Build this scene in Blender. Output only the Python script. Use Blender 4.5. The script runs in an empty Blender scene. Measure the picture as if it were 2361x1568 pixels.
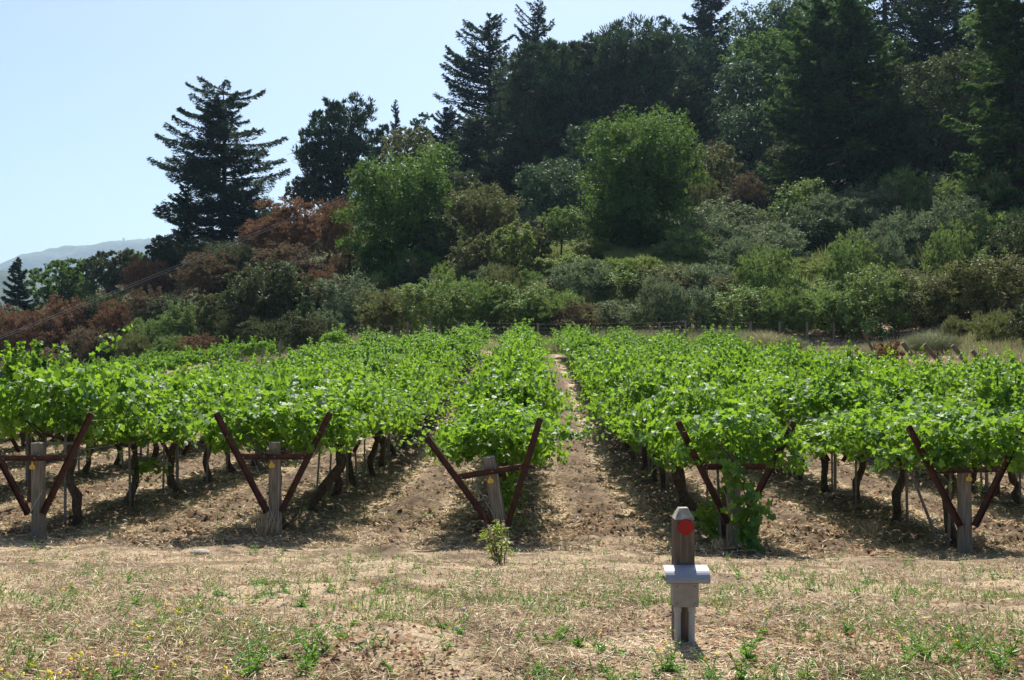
import bpy, math, random
import numpy as np

# ------------------------------------------------------------------ camera, world, sun, exposure
S = bpy.context.scene
COL = S.collection
F = 2316.0; CX = 1180.0; HZ = 840.0        # focal length and horizon in 2360 x 1568 picture units
cam_d = bpy.data.cameras.new("camera"); cam = bpy.data.objects.new("camera", cam_d); COL.objects.link(cam)
cam_d.sensor_width = 36.0; cam_d.lens = 36.0 * F / 2360.0
cam_d.shift_y = (HZ - 784.0) / 2360.0
cam_d.clip_start = 0.1; cam_d.clip_end = 20000
cam.location = (0, 0, 0); cam.rotation_euler = (math.radians(90), 0, 0)
S.camera = cam
SUN_EL = math.radians(54); SUN_AZ = math.radians(4)     # azimuth clockwise from +Y (straight ahead)
w = bpy.data.worlds.new("World"); S.world = w; w.use_nodes = True
nt = w.node_tree; bg = nt.nodes["Background"]
sky = nt.nodes.new("ShaderNodeTexSky"); sky.sky_type = 'NISHITA'; sky.sun_disc = False
sky.sun_elevation = SUN_EL; sky.sun_rotation = SUN_AZ
sky.air_density = 1.0; sky.dust_density = 1.6; sky.ozone_density = 1.0
tint = nt.nodes.new("ShaderNodeMix"); tint.data_type = 'RGBA'; tint.blend_type = 'MULTIPLY'; tint.inputs[0].default_value = 1
tint.inputs[7].default_value = (.95, 1.0, 1.035, 1)     # the summer sky is slightly cyan
nt.links.new(sky.outputs[0], tint.inputs[6]); nt.links.new(tint.outputs[2], bg.inputs[0]); bg.inputs[1].default_value = 0.070
sd = bpy.data.lights.new("sun", 'SUN'); sd.energy = 5.0; sd.angle = math.radians(0.5); sd.color = (1.0, 0.955, 0.88)
sun = bpy.data.objects.new("sun", sd); COL.objects.link(sun)
sun.rotation_euler = (math.radians(90) - SUN_EL, 0, math.pi - SUN_AZ)
sun.location = (0, 60, 120)
S.view_settings.view_transform = 'Standard'; S.view_settings.look = 'None'
S.view_settings.exposure = 0.97; S.view_settings.gamma = 1.0
S.render.engine = 'CYCLES'
S.cycles.max_bounces = 7; S.cycles.transparent_max_bounces = 6
S.cycles.volume_bounces = 0

# ------------------------------------------------------------------ helpers
def nz(seed): return np.random.default_rng(seed)
def mesh_np(name, V, Q, mats=(), mi=None, smooth=False):
    V = np.asarray(V, np.float32); Q = np.asarray(Q, np.int32)
    me = bpy.data.meshes.new(name); k = Q.shape[1]
    me.vertices.add(len(V)); me.vertices.foreach_set("co", V.ravel())
    me.loops.add(Q.size); me.loops.foreach_set("vertex_index", Q.ravel())
    me.polygons.add(len(Q)); me.polygons.foreach_set("loop_start", np.arange(0, Q.size, k, dtype=np.int32))
    if mi is not None: me.polygons.foreach_set("material_index", np.asarray(mi, np.int32))
    me.polygons.foreach_set("use_smooth", np.full(len(Q), smooth))
    for m in mats: me.materials.append(m)
    me.update(calc_edges=True)
    return me
def cat(parts):
    Vs, Qs, n = [], [], 0
    for V, Q in parts:
        Vs.append(V); Qs.append(np.asarray(Q) + n); n += len(V)
    return np.concatenate(Vs), np.concatenate(Qs)
def child(name, me, parent, label=None):
    o = bpy.data.objects.new(name, me); COL.objects.link(o); o.parent = parent
    if label: o["label"] = label
    return o
def tag(o, label, cat_, group=None, kind=None):
    if label: o["label"] = label
    if cat_: o["category"] = cat_
    if group: o["group"] = group
    if kind: o["kind"] = kind
    return o
def thing(name, loc, label, cat_, group=None, rot=(0, 0, 0), scale=(1, 1, 1)):
    o = bpy.data.objects.new(name, None); COL.objects.link(o); o.empty_display_size = 0.2
    o.location = loc; o.rotation_euler = rot; o.scale = scale
    return tag(o, label, cat_, group)
def single(name, me, label, cat_, group=None, kind=None, loc=(0, 0, 0)):
    o = bpy.data.objects.new(name, me); COL.objects.link(o); o.location = loc
    return tag(o, label, cat_, group, kind)
def structure(name, me):
    o = bpy.data.objects.new(name, me); COL.objects.link(o); o["kind"] = "structure"; return o
def copy_tree(root, loc, rot=None, scale=None, label=None):
    r = root.copy(); COL.objects.link(r); r.location = loc
    if rot is not None: r.rotation_euler = rot
    if scale is not None: r.scale = scale
    if label: r["label"] = label
    for ch in list(root.children):
        c = ch.copy(); COL.objects.link(c); c.parent = r
        for g in list(ch.children):
            d = g.copy(); COL.objects.link(d); d.parent = c
    return r
def norm(v): return v / (np.linalg.norm(v, axis=-1, keepdims=True) + 1e-9)
def frames(rng, n, n_hat, tdir=None):
    r = rng.normal(size=(n, 3)) if tdir is None else tdir
    t = norm(r - n_hat * (r * n_hat).sum(1, keepdims=True))
    return t, np.cross(n_hat, t)
def rhombs(rng, C, n_hat, L, Wd, tdir=None, bend=0.0):
    """one leaf-like kite per point"""
    n = len(C); t, b = frames(rng, n, n_hat, tdir)
    L = np.broadcast_to(L, n)[:, None]; Wd = np.broadcast_to(Wd, n)[:, None]
    V = np.stack([C - t * L * .5, C + b * Wd * .5 - t * L * .05, C + t * L * .5 - n_hat * L * bend, C - b * Wd * .5 - t * L * .05], 1).reshape(-1, 3)
    return V, np.arange(4 * n).reshape(n, 4)
TH = np.radians([-90, -60, -25, 5, 35, 62, 90, 118, 145, 175, 205, 240])
RR = np.array([.10, .55, .72, .55, .92, .66, 1.0, .66, .92, .55, .72, .55])
LEAF = np.concatenate([[[0, .12, 0]], np.stack([RR * np.cos(TH), RR * np.sin(TH), 0 * TH], 1)])
LEAF[:, 2] = -0.22 * (LEAF[:, 0] ** 2) + .30 * np.abs(LEAF[:, 0]) - .25 * np.maximum(LEAF[:, 1], 0) ** 2
LEAFQ = np.array([[0, 1 + i, 1 + (i + 1) % 12, 1 + (i + 2) % 12] for i in range(0, 12, 2)])
def lobed(rng, C, n_hat, size, tdir):
    n = len(C); t, b = frames(rng, n, n_hat, tdir)
    T = np.broadcast_to(LEAF, (n, 13, 3)).copy()
    T[:, :, 2] *= rng.uniform(-.8, 1.7, (n, 1)); T[:, 1:, :2] *= rng.uniform(.85, 1.12, (n, 12, 1))
    T[:, :, 1] += .1
    V = C[:, None] + size[:, None, None] * .55 * (T[:, :, :1] * b[:, None] + T[:, :, 1:2] * t[:, None] + T[:, :, 2:] * n_hat[:, None])
    Q = (LEAFQ[None] + 13 * np.arange(n)[:, None, None]).reshape(-1, 4)
    return V.reshape(-1, 3), Q
def tube(P, R, sides=6, cap=True):
    P = np.asarray(P, float); R = np.broadcast_to(np.asarray(R, float), len(P)); n = len(P)
    d = norm(np.gradient(P, axis=0)); up = np.where(np.abs(d[:, 2:3]) > .95, [[1., 0, 0]], [[0, 0, 1.]])
    a = norm(np.cross(d, up)); b = np.cross(d, a)
    if n > 1:
        for i in range(1, n):          # keep the frame from twisting
            v = a[i - 1] - d[i] * (a[i - 1] @ d[i]); a[i] = v / (np.linalg.norm(v) + 1e-9); b[i] = np.cross(d[i], a[i])
    th = np.linspace(0, 2 * np.pi, sides, endpoint=False)
    V = (P[:, None] + R[:, None, None] * (np.cos(th)[None, :, None] * a[:, None] + np.sin(th)[None, :, None] * b[:, None])).reshape(-1, 3)
    Q = [[i * sides + j, i * sides + (j + 1) % sides, (i + 1) * sides + (j + 1) % sides, (i + 1) * sides + j] for i in range(n - 1) for j in range(sides)]
    if cap:
        k = len(V); V = np.concatenate([V, P[:1], P[-1:]])
        for j in range(0, sides, 2):
            Q.append([k, (j + 2) % sides, (j + 1) % sides, j]); m = (n - 1) * sides
            Q.append([k + 1, m + j, m + (j + 1) % sides, m + (j + 2) % sides])
    return V, np.array(Q)
def box(x0, x1, y0, y1, z0, z1):
    V = np.array([[x, y, z] for z in (z0, z1) for y in (y0, y1) for x in (x0, x1)], float)
    return V, np.array([[0, 2, 3, 1], [4, 5, 7, 6], [0, 1, 5, 4], [2, 6, 7, 3], [0, 4, 6, 2], [1, 3, 7, 5]])
def bar(p, q, wx, wy, side=(0, 1, 0)):
    """rectangular bar from p to q; wy is the width along `side`"""
    p = np.array(p, float); q = np.array(q, float); d = (q - p) / np.linalg.norm(q - p)
    s = np.array(side, float); s = s - d * (s @ d); s /= np.linalg.norm(s); a = np.cross(d, s)
    V = [o + a * i * wx / 2 + s * j * wy / 2 for o in (p, q) for j in (-1, 1) for i in (-1, 1)]
    return np.array(V), np.array([[0, 2, 3, 1], [4, 5, 7, 6], [0, 1, 5, 4], [2, 6, 7, 3], [0, 4, 6, 2], [1, 3, 7, 5]])
class VN:                                # smooth value noise
    def __init__(s, seed, n=256): s.g = nz(seed).random((n, n)); s.n = n
    def one(s, x, y):
        xi = np.floor(x).astype(int); yi = np.floor(y).astype(int); fx = x - xi; fy = y - yi
        fx = fx * fx * (3 - 2 * fx); fy = fy * fy * (3 - 2 * fy); n = s.n; g = s.g
        a = g[xi % n, yi % n]; b = g[(xi + 1) % n, yi % n]; c = g[xi % n, (yi + 1) % n]; d = g[(xi + 1) % n, (yi + 1) % n]
        return (a * (1 - fx) + b * fx) * (1 - fy) + (c * (1 - fx) + d * fx) * fy
    def __call__(s, x, y, sc=1., octv=4):
        x = np.asarray(x, float); y = np.asarray(y, float); t = 0; am = 1.; tot = 0
        for k in range(octv):
            f = 2.03 ** k / sc; t = t + am * s.one(x * f + 17 * k, y * f + 31 * k); tot += am; am *= .5
        return t / tot
N1 = VN(1); N2 = VN(2); N3 = VN(3)
def sstep(a, b, x): t = np.clip((x - a) / (b - a), 0, 1); return t * t * (3 - 2 * t)

# ------------------------------------------------------------------ materials
def new_mat(name):
    m = bpy.data.materials.new(name); m.use_nodes = True; t = m.node_tree; b = t.nodes["Principled BSDF"]
    return m, t, b
def N(t, kind, **kw):
    n = t.nodes.new(kind)
    for k, v in kw.items(): setattr(n, k, v)
    return n
def ramp(t, stops, fac):
    r = N(t, "ShaderNodeValToRGB"); e = r.color_ramp.elements
    while len(e) < len(stops): e.new(.5)
    for el, (p, c) in zip(e, stops): el.position = p; el.color = (*c, 1)
    t.links.new(fac, r.inputs[0]); return r.outputs[0]
def mix(t, fac, a, b, mode='MIX'):
    m = N(t, "ShaderNodeMix", data_type='RGBA', blend_type=mode)
    for s, v in ((m.inputs[0], fac), (m.inputs[6], a), (m.inputs[7], b)):
        if isinstance(v, (int, float)): s.default_value = v
        elif isinstance(v, tuple): s.default_value = (*v, 1)
        else: t.links.new(v, s)
    return m.outputs[2]
def noise(t, scale, detail=4, coord=None, rough=.55, dist=0):
    n = N(t, "ShaderNodeTexNoise"); n.inputs['Scale'].default_value = scale; n.inputs['Detail'].default_value = detail
    n.inputs['Roughness'].default_value = rough; n.inputs['Distortion'].default_value = dist
    if coord is None:
        g = N(t, "ShaderNodeNewGeometry"); coord = g.outputs['Position']
    t.links.new(coord, n.inputs['Vector']); return n.outputs[0]
def leaf_mat(name, cols, trans=(.25, .45, .04), tf=.35, rough=.5, spec=.5, patch=None, ps=.3):
    m, t, b = new_mat(name)
    g = N(t, "ShaderNodeNewGeometry")
    n = len(cols); c = ramp(t, [(i / max(1, n - 1), k) for i, k in enumerate(cols)], g.outputs['Random Per Island'])
    if patch:
        f = ramp(t, [(.42, (0, 0, 0)), (.62, (1, 1, 1))], noise(t, ps, 3))
        c = mix(t, f, c, mix(t, .65, c, patch))
    t.links.new(c, b.inputs['Base Color']); b.inputs['Roughness'].default_value = rough
    b.inputs['Specular IOR Level'].default_value = spec
    tr = N(t, "ShaderNodeBsdfTranslucent"); t.links.new(mix(t, .6, c, trans), tr.inputs[0])
    ms = N(t, "ShaderNodeMixShader"); ms.inputs[0].default_value = tf
    t.links.new(b.outputs[0], ms.inputs[1]); t.links.new(tr.outputs[0], ms.inputs[2])
    t.links.new(ms.outputs[0], t.nodes["Material Output"].inputs[0]); return m
def plain(name, c1, c2, scale=8, rough=.8, metal=0, spec=.3, bump=.3, stretch=None, detail=6):
    m, t, b = new_mat(name)
    tc = N(t, "ShaderNodeTexCoord"); mp = N(t, "ShaderNodeMapping"); t.links.new(tc.outputs['Object'], mp.inputs[0])
    if stretch: mp.inputs['Scale'].default_value = stretch
    f = noise(t, scale, detail, mp.outputs[0]); c = ramp(t, [(.32, c1), (.68, c2)], f)
    t.links.new(c, b.inputs['Base Color']); b.inputs['Roughness'].default_value = rough; b.inputs['Metallic'].default_value = metal
    b.inputs['Specular IOR Level'].default_value = spec
    if bump:
        bn = N(t, "ShaderNodeBump"); bn.inputs['Strength'].default_value = bump; bn.inputs['Distance'].default_value = .02
        t.links.new(f, bn.inputs['Height']); t.links.new(bn.outputs[0], b.inputs['Normal'])
    return m
M = {}
M['vine'] = leaf_mat("vine_leaf", [(.008, .036, .012), (.014, .058, .017), (.026, .095, .022), (.044, .135, .026), (.080, .20, .032), (.19, .33, .05)], (.42, .70, .035), .38, .52, .32, (.17, .27, .03), 1.1)
M['vine_far'] = leaf_mat("vine_leaf_far", [(.014, .055, .018), (.028, .10, .028), (.056, .16, .034), (.13, .26, .05)], (.40, .68, .05), .36, .54, .26, (.13, .23, .035), .9)
M['grape'] = plain("grape_skin", (.20, .28, .05), (.30, .38, .08), 30, .4, 0, .5, 0)
M['bark'] = plain("vine_bark", (.035, .025, .02), (.13, .10, .08), 14, .95, 0, .1, .8, (3, 3, .6))
M['tbark'] = plain("tree_bark", (.03, .024, .02), (.10, .08, .065), 3, .95, 0, .1, .6, (2, 2, .5))
M['wood'] = plain("weathered_wood", (.135, .11, .082), (.28, .24, .19), 9, .85, 0, .15, .5, (6, 6, .5))
M['darkwood'] = plain("dark_weathered_wood", (.080, .058, .042), (.20, .155, .115), 10, .85, 0, .15, .6, (6, 6, .45))
M['endgrain'] = plain("worn_wood_top", (.20, .175, .14), (.46, .42, .36), 30, .85, 0, .15, .4)
M['rust'] = plain("rusty_painted_steel", (.035, .014, .010), (.10, .038, .026), 9, .6, .25, .4, .2)
M['stake'] = plain("grey_steel_stake", (.10, .095, .09), (.22, .21, .20), 14, .6, .3, .4, .1)
M['wire'] = plain("galvanised_wire", (.40, .40, .40), (.6, .6, .6), 20, .4, .7, .5, 0)
M['cable'] = plain("aluminium_cable", (.36, .36, .37), (.46, .46, .47), 2, .6, .0, .5, 0)
M['yellow'] = plain("yellow_plastic", (.62, .40, .04), (.72, .48, .06), 30, .5, 0, .4, 0)
M['ink'] = plain("faded_ink", (.38, .26, .06), (.42, .29, .07), 30, .7, 0, .2, 0)
M['red'] = plain("red_reflector", (.26, .004, .006), (.33, .006, .008), 60, .4, 0, .3, .06)
M['capmetal'] = plain("pale_grey_cover", (.22, .23, .275), (.28, .29, .335), 18, .42, .0, .4, .03)
M['plate'] = plain("tan_grey_plate", (.25, .21, .18), (.32, .275, .24), 22, .6, 0, .3, .05)
M['conduit'] = plain("pale_plastic_pipe", (.27, .27, .27), (.40, .39, .385), 12, .5, 0, .4, .05)
M['screw'] = plain("dark_screw", (.05, .04, .035), (.12, .09, .07), 40, .6, .5, .4, 0)
M['lead'] = plain("dark_edge", (.06, .055, .06), (.12, .11, .12), 20, .5, .2, .4, 0)

def straw_mat(name, cols, rough=.8, tf=.08):
    return leaf_mat(name, cols, (.6, .5, .3), tf, rough, .2)
M['straw'] = straw_mat("dry_straw", [(.19, .13, .08), (.34, .25, .155), (.50, .39, .245), (.72, .60, .42)])
M['litter'] = straw_mat("dead_leaves", [(.12, .055, .03), (.24, .11, .055), (.36, .19, .095), (.46, .30, .17)])
M['weed'] = leaf_mat("weed_green", [(.07, .14, .035), (.11, .20, .05), (.17, .27, .09), (.26, .34, .16)], (.35, .5, .1), .3, .55, .3)
M['weed_leaf'] = leaf_mat("broad_weed_green", [(.06, .15, .025), (.10, .24, .035), (.15, .30, .06)], (.35, .6, .06), .35, .45, .5)
M['petal'] = leaf_mat("yellow_petal", [(.75, .55, .02), (.85, .70, .05)], (.9, .7, .05), .3, .6, .2)
M['puff'] = leaf_mat("seed_puff", [(.62, .58, .50), (.80, .76, .68)], (.8, .8, .8), .45, .8, .1)
M['stone'] = plain("stone", (.26, .23, .19), (.40, .36, .31), 12, .9, 0, .2, .4)

# ------------------------------------------------------------------ terrain
CP = []
def cp(px, d, py=None, z=None):
    CP.append(((px - CX) / F * d, d, (HZ - py) / F * d if z is None else z))
for x in (-40, -14, -7, 0, 7, 14, 40):
    for y, z in ((-40, -1.31), (-8, -1.31), (0, -1.31), (2.5, -1.31), (3.8, -1.31), (4.9, -1.315), (6.2, -1.44), (8, -1.70), (10, -1.96)):
        CP.append((x, y, z))
for x, z in ((-14, -2.15), (-7, -2.15), (-3, -2.17), (0, -2.24), (3, -2.31), (6, -2.36), (14, -2.36)):
    CP.append((x, 12.5, z)); CP.append((x, 17, z * .45 - 1.27)); CP.append((x, 22, z * .3 - 1.68))
for a in ((1180, 30, None, -1.75), (1180, 40, None, -.75), (1180, 50, None, .12), (1150, 62, None, .50),
          (900, 62, None, .45), (760, 60, None, -.05), (1350, 62, None, .45), (1600, 62, None, .35), (1450, 40, None, -.9),
          (1742, 50, None, -1.2), (2200, 25, None, -2.0), (2360, 30, None, -1.9), (2360, 22, None, -2.3), (1900, 30, None, -1.9), (1900, 40, None, -1.5),
          (2100, 40, None, -1.3), (1860, 70, 800), (1700, 70, 790), (1985, 68, 800), (2100, 55, 825), (2230, 48, 832), (2420, 45, 820), (1750, 60, 828),
          (900, 40, None, -1.2), (650, 50, None, -1.6), (700, 68, 822), (600, 66, 842), (500, 66, 862), (300, 70, 885), (0, 70, 915), (0, 35, None, -2.6), (400, 35, None, -2.2),
          (800, 30, None, -2.0), (400, 50, None, -2.0), (0, 17, None, -2.2), (-600, 60, None, -4),
          (775, 71, 800), (1000, 72, 780), (1190, 74, 782), (1450, 74, 782), (1470, 105, 585), (1470, 85, 680), (1200, 85, 705), (1100, 100, 625), (920, 100, 650),
          (1190, 120, 560), (1700, 90, 650), (1700, 110, 540), (2000, 100, 590), (2330, 80, 640), (2330, 60, 765), (2000, 80, 720), (2000, 130, 440), (2330, 110, 460), (1760, 130, 450), (1760, 180, 250),
          (2330, 180, 150), (1480, 170, 400), (1290, 160, 430), (1130, 170, 420), (950, 170, 430), (775, 140, 505), (515, 140, 575),
          (515, 110, 660), (700, 110, 600), (625, 85, 790), (740, 90, 745), (400, 95, 800), (400, 125, 660), (200, 100, 850),
          (200, 130, 745), (200, 160, 695), (0, 120, 835), (0, 170, 720), (140, 150, 730), (200, 300, None, -12), (0, 300, None, -30),
          (515, 220, None, 12), (515, 300, None, -5), (775, 220, None, 24), (775, 320, None, 10), (1130, 260, None, 42), (1130, 400, None, 30), (2000, 300, None, 85),
          (1500, 300, None, 60), (2330, 300, None, 90), (3200, 80, None, 12), (3200, 150, None, 45), (3200, 300, None, 90), (2000, 450, None, 70), (0, 450, None, -60), (-900, 150, None, -15), (-900, 300, None, -50), (-900, 450, None, -70), (1000, 460, None, 0)):
    cp(a[0], a[1], a[2], a[3] if len(a) > 3 else None)
CP = np.array(CP)
def _ker(A, B):
    # distance measured in a space where far depth is compressed, so near detail and the hill both fit
    def wp(P): return np.stack([P[:, 0] / (8 + .12 * np.abs(P[:, 1]) + .05 * np.abs(P[:, 0])), 9 * np.log((P[:, 1] + 60) / 60.)], 1)
    a = wp(A); b = wp(B)
    return np.sqrt(((a[:, None] - b[None]) ** 2).sum(2) + .01)
_K = _ker(CP, CP) - 0.0; _K[np.diag_indices(len(CP))] -= .02
_W = np.linalg.solve(np.block([[_K, np.ones((len(CP), 1))], [np.ones((1, len(CP))), np.zeros((1, 1))]]), np.append(CP[:, 2], 0))
def macro(x, y):
    x = np.atleast_1d(np.asarray(x, float)); y = np.atleast_1d(np.asarray(y, float)); sh = x.shape
    P = np.stack([x.ravel(), y.ravel()], 1); out = np.empty(len(P))
    Pc = P.copy(); Pc[:, 1] = np.clip(Pc[:, 1], -40, 460)
    for i in range(0, len(P), 20000):
        out[i:i + 20000] = _ker(Pc[i:i + 20000], CP) @ _W[:-1] + _W[-1]
    out = out.reshape(sh)
    t = sstep(420, 900, y); return out * (1 - t) - 70 * t
ROWDX = .0173; SP = 2.88; XR0 = -.19
def lane_u(x, y):                       # 0 on a vine row, .5 in the middle of a lane
    u = (x - ROWDX * (y - 12.5) - XR0) / SP; return np.abs(u - np.round(u))
def micro(x, y):
    vy = sstep(10.2, 13.4, y + (N1(x, y, 1.3, 3) - .5) * 3) * (1 - sstep(60, 66, y)); lu = lane_u(x, y)
    a = (N1(x, y, .55, 5) - .5) * .10 * (1 - .3 * vy)
    a = a + vy * ((N2(x, y, .22, 4) - .5) * .24 * (1 - .8 * np.exp(-((lu - .27) / .08) ** 2))) - vy * .035 * np.exp(-((lu - .27) / .07) ** 2)
    m = sstep(.58, .72, N3(x + 7, y - 3, .9, 4)) * (1 - vy)           # small molehills and bare crumbs
    a = a + m * (.02 + .05 * (N2(x, y, .07, 3) - .4))
    a = a + vy * .05 * np.exp(-((lu) / .12) ** 2)
    return a * (1 - sstep(30, 60, y)) + (N1(x, y, 9, 3) - .5) * 1.2 * sstep(80, 120, y)
def ground(x, y): return macro(x, y) + micro(x, y)
def g1(x, y): return float(ground(np.array([x]), np.array([y]))[0])
def hit(px, py, d0=60., d1=260.):
    d = np.linspace(d0, d1, 400); z = macro((px - CX) / F * d, d); r = (HZ - py) / F * d
    k = np.nonzero(z >= r)[0]; i = k[0] if len(k) else len(d) - 1
    return float((px - CX) / F * d[i]), float(d[i])

ys = [-45, -30, -18, -8, -2, 1.5]; y = 2.2
while y < 14.5: ys.append(y); y += .045 + .0016 * max(0, y - 6)
while y < 6500: ys.append(y); y += .06 + (y - 14.5) * .016
ys = np.array(ys); us = np.linspace(-1, 1, 421); us = np.sign(us) * (.75 * np.abs(us) + .25 * np.abs(us) ** 4)
hw = np.where(ys < 14, 14 - 0 * ys, 14 + (ys - 14) * .95)
hw = np.where(ys < 2, 40, hw); X = us[None] * hw[:, None]; Y = np.broadcast_to(ys[:, None], X.shape)
X = X.copy(); X[:, 0] -= 60 + ys * .5 * (ys > 0); X[:, -1] += 60 + ys * .5 * (ys > 0)
Z = ground(X, Y)
V = np.stack([X, Y, Z], 2).reshape(-1, 3); nu = len(us)
i = (np.arange(len(ys) - 1)[:, None] * nu + np.arange(nu - 1)[None]).ravel()
Q = np.stack([i, i + 1, i + nu + 1, i + nu], 1)
m, t, b = new_mat("ground_soil_and_straw")
at = N(t, "ShaderNodeAttribute", attribute_name="lane"); at2 = N(t, "ShaderNodeAttribute", attribute_name="hillside")
geo = N(t, "ShaderNodeNewGeometry"); mp = N(t, "ShaderNodeMapping"); mp.inputs['Scale'].default_value = (1, .55, 1)
t.links.new(geo.outputs['Position'], mp.inputs[0])
fine = noise(t, 48, 6, mp.outputs[0], .7, 1.2); mid = noise(t, 7, 5, None, .6); big = noise(t, .8, 3)
straw = ramp(t, [(.30, (.15, .105, .065)), (.46, (.29, .215, .14)), (.60, (.45, .35, .225)), (.74, (.62, .51, .35))], fine)
soil = ramp(t, [(.30, (.040, .027, .018)), (.5, (.095, .064, .042)), (.72, (.175, .125, .082))], mid)
front = mix(t, ramp(t, [(.44, (0, 0, 0)), (.60, (.85, .85, .85))], noise(t, 1.7, 7, None, .7)), straw, soil)
lane = mix(t, ramp(t, [(.36, (.15, .15, .15)), (.56, (.95, .95, .95))], noise(t, 1.6, 5)), mix(t, .35, soil, straw), soil)
c = mix(t, at.outputs['Fac'], front, lane)
at3 = N(t, "ShaderNodeAttribute", attribute_name="track")
pale = ramp(t, [(.30, (.26, .19, .12)), (.5, (.44, .34, .21)), (.7, (.64, .53, .36))], fine)
c = mix(t, at3.outputs['Fac'], c, pale)
hillc = ramp(t, [(.3, (.035, .04, .018)), (.55, (.07, .075, .03)), (.75, (.13, .11, .06))], big)
c = mix(t, at2.outputs['Fac'], c, hillc)
t.links.new(c, b.inputs['Base Color']); b.inputs['Roughness'].default_value = .95; b.inputs['Specular IOR Level'].default_value = .1
bn = N(t, "ShaderNodeBump"); bn.inputs['Strength'].default_value = .7; bn.inputs['Distance'].default_value = .02
t.links.new(fine, bn.inputs['Height']); t.links.new(bn.outputs[0], b.inputs['Normal'])
me = mesh_np("ground", V, Q, [m], smooth=True)
lu = lane_u(X, Y); lw = sstep(10.0, 13.6, Y + (N1(X, Y, 1.3, 4) - .5) * 9) * (1 - .8 * np.exp(-((lu - .27) / .10) ** 2)) * (1 - sstep(62, 66, Y))
tk = sstep(10.5, 12.5, Y) * (1 - sstep(60, 66, Y)) * np.exp(-((lu - .27) / .075) ** 4) * sstep(.30, .48, N2(X, Y * .5, .8, 3))
me.attributes.new("track", 'FLOAT', 'POINT').data.foreach_set("value", tk.ravel().astype(np.float32))
me.attributes.new("lane", 'FLOAT', 'POINT').data.foreach_set("value", lw.ravel().astype(np.float32))
hb = sstep(76, 82, Y + (N1(X, Y, 6, 2) - .5) * 8 + np.abs(X) * .06)
me.attributes.new("hillside", 'FLOAT', 'POINT').data.foreach_set("value", hb.ravel().astype(np.float32))
structure("ground", me)

# distant hills
def ridge(name, d, sil, col1, col2, depth, sd, tree=8):
    px = np.linspace(-400, 1400, 420); top = np.interp(px, [s[0] for s in sil], [s[1] for s in sil])
    rn = VN(sd); z = (HZ - top) / F * d
    rows = []
    for k in range(26):
        f = k / 25; yy = d - depth * (1 - f) if k < 22 else d + depth * .12 * (k - 21)
        prof = np.sin(min(1, f * 25 / 21) * np.pi / 2) ** 1.2 if k < 22 else 1 - .12 * (k - 21)
        x = (px - CX) / F * yy; zz = -80 + (z + 80) * prof + (rn(x, x * 0 + yy, d * .05, 3) - .5) * d * .02 * min(1, 3 * (1 - f)) + (rn(x + 5 * k, x * 0 + yy, d * .008, 3) - .5) * tree
        rows.append(np.stack([x, yy + 0 * x, zz], 1))
    V = np.concatenate(rows); n = len(px); i = (np.arange(25)[:, None] * n + np.arange(n - 1)[None]).ravel()
    m, t, b = new_mat(name + "_woods"); f = noise(t, .03, 6); g = noise(t, .006, 3)
    c = mix(t, ramp(t, [(.70, (0, 0, 0)), (.74, (1, 1, 1))], g), ramp(t, [(.35, col1), (.65, col2)], f), (.42, .33, .20))
    t.links.new(c, b.inputs['Base Color']); b.inputs['Roughness'].default_value = 1
    structure("hills", mesh_np(name, V, np.stack([i, i + 1, i + n + 1, i + n], 1), [m], smooth=True))
ridge("far_ridge", 5600, [(-400, 650), (0, 613), (60, 598), (150, 580), (240, 566), (300, 561), (360, 558), (700, 562), (1400, 575)], (.03, .05, .02), (.08, .09, .04), 1200, 11, 20)
ridge("near_ridge", 2400, [(-400, 660), (0, 640), (100, 648), (230, 655), (420, 668), (1400, 720)], (.03, .05, .02), (.07, .09, .04), 700, 12, 12)

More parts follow.
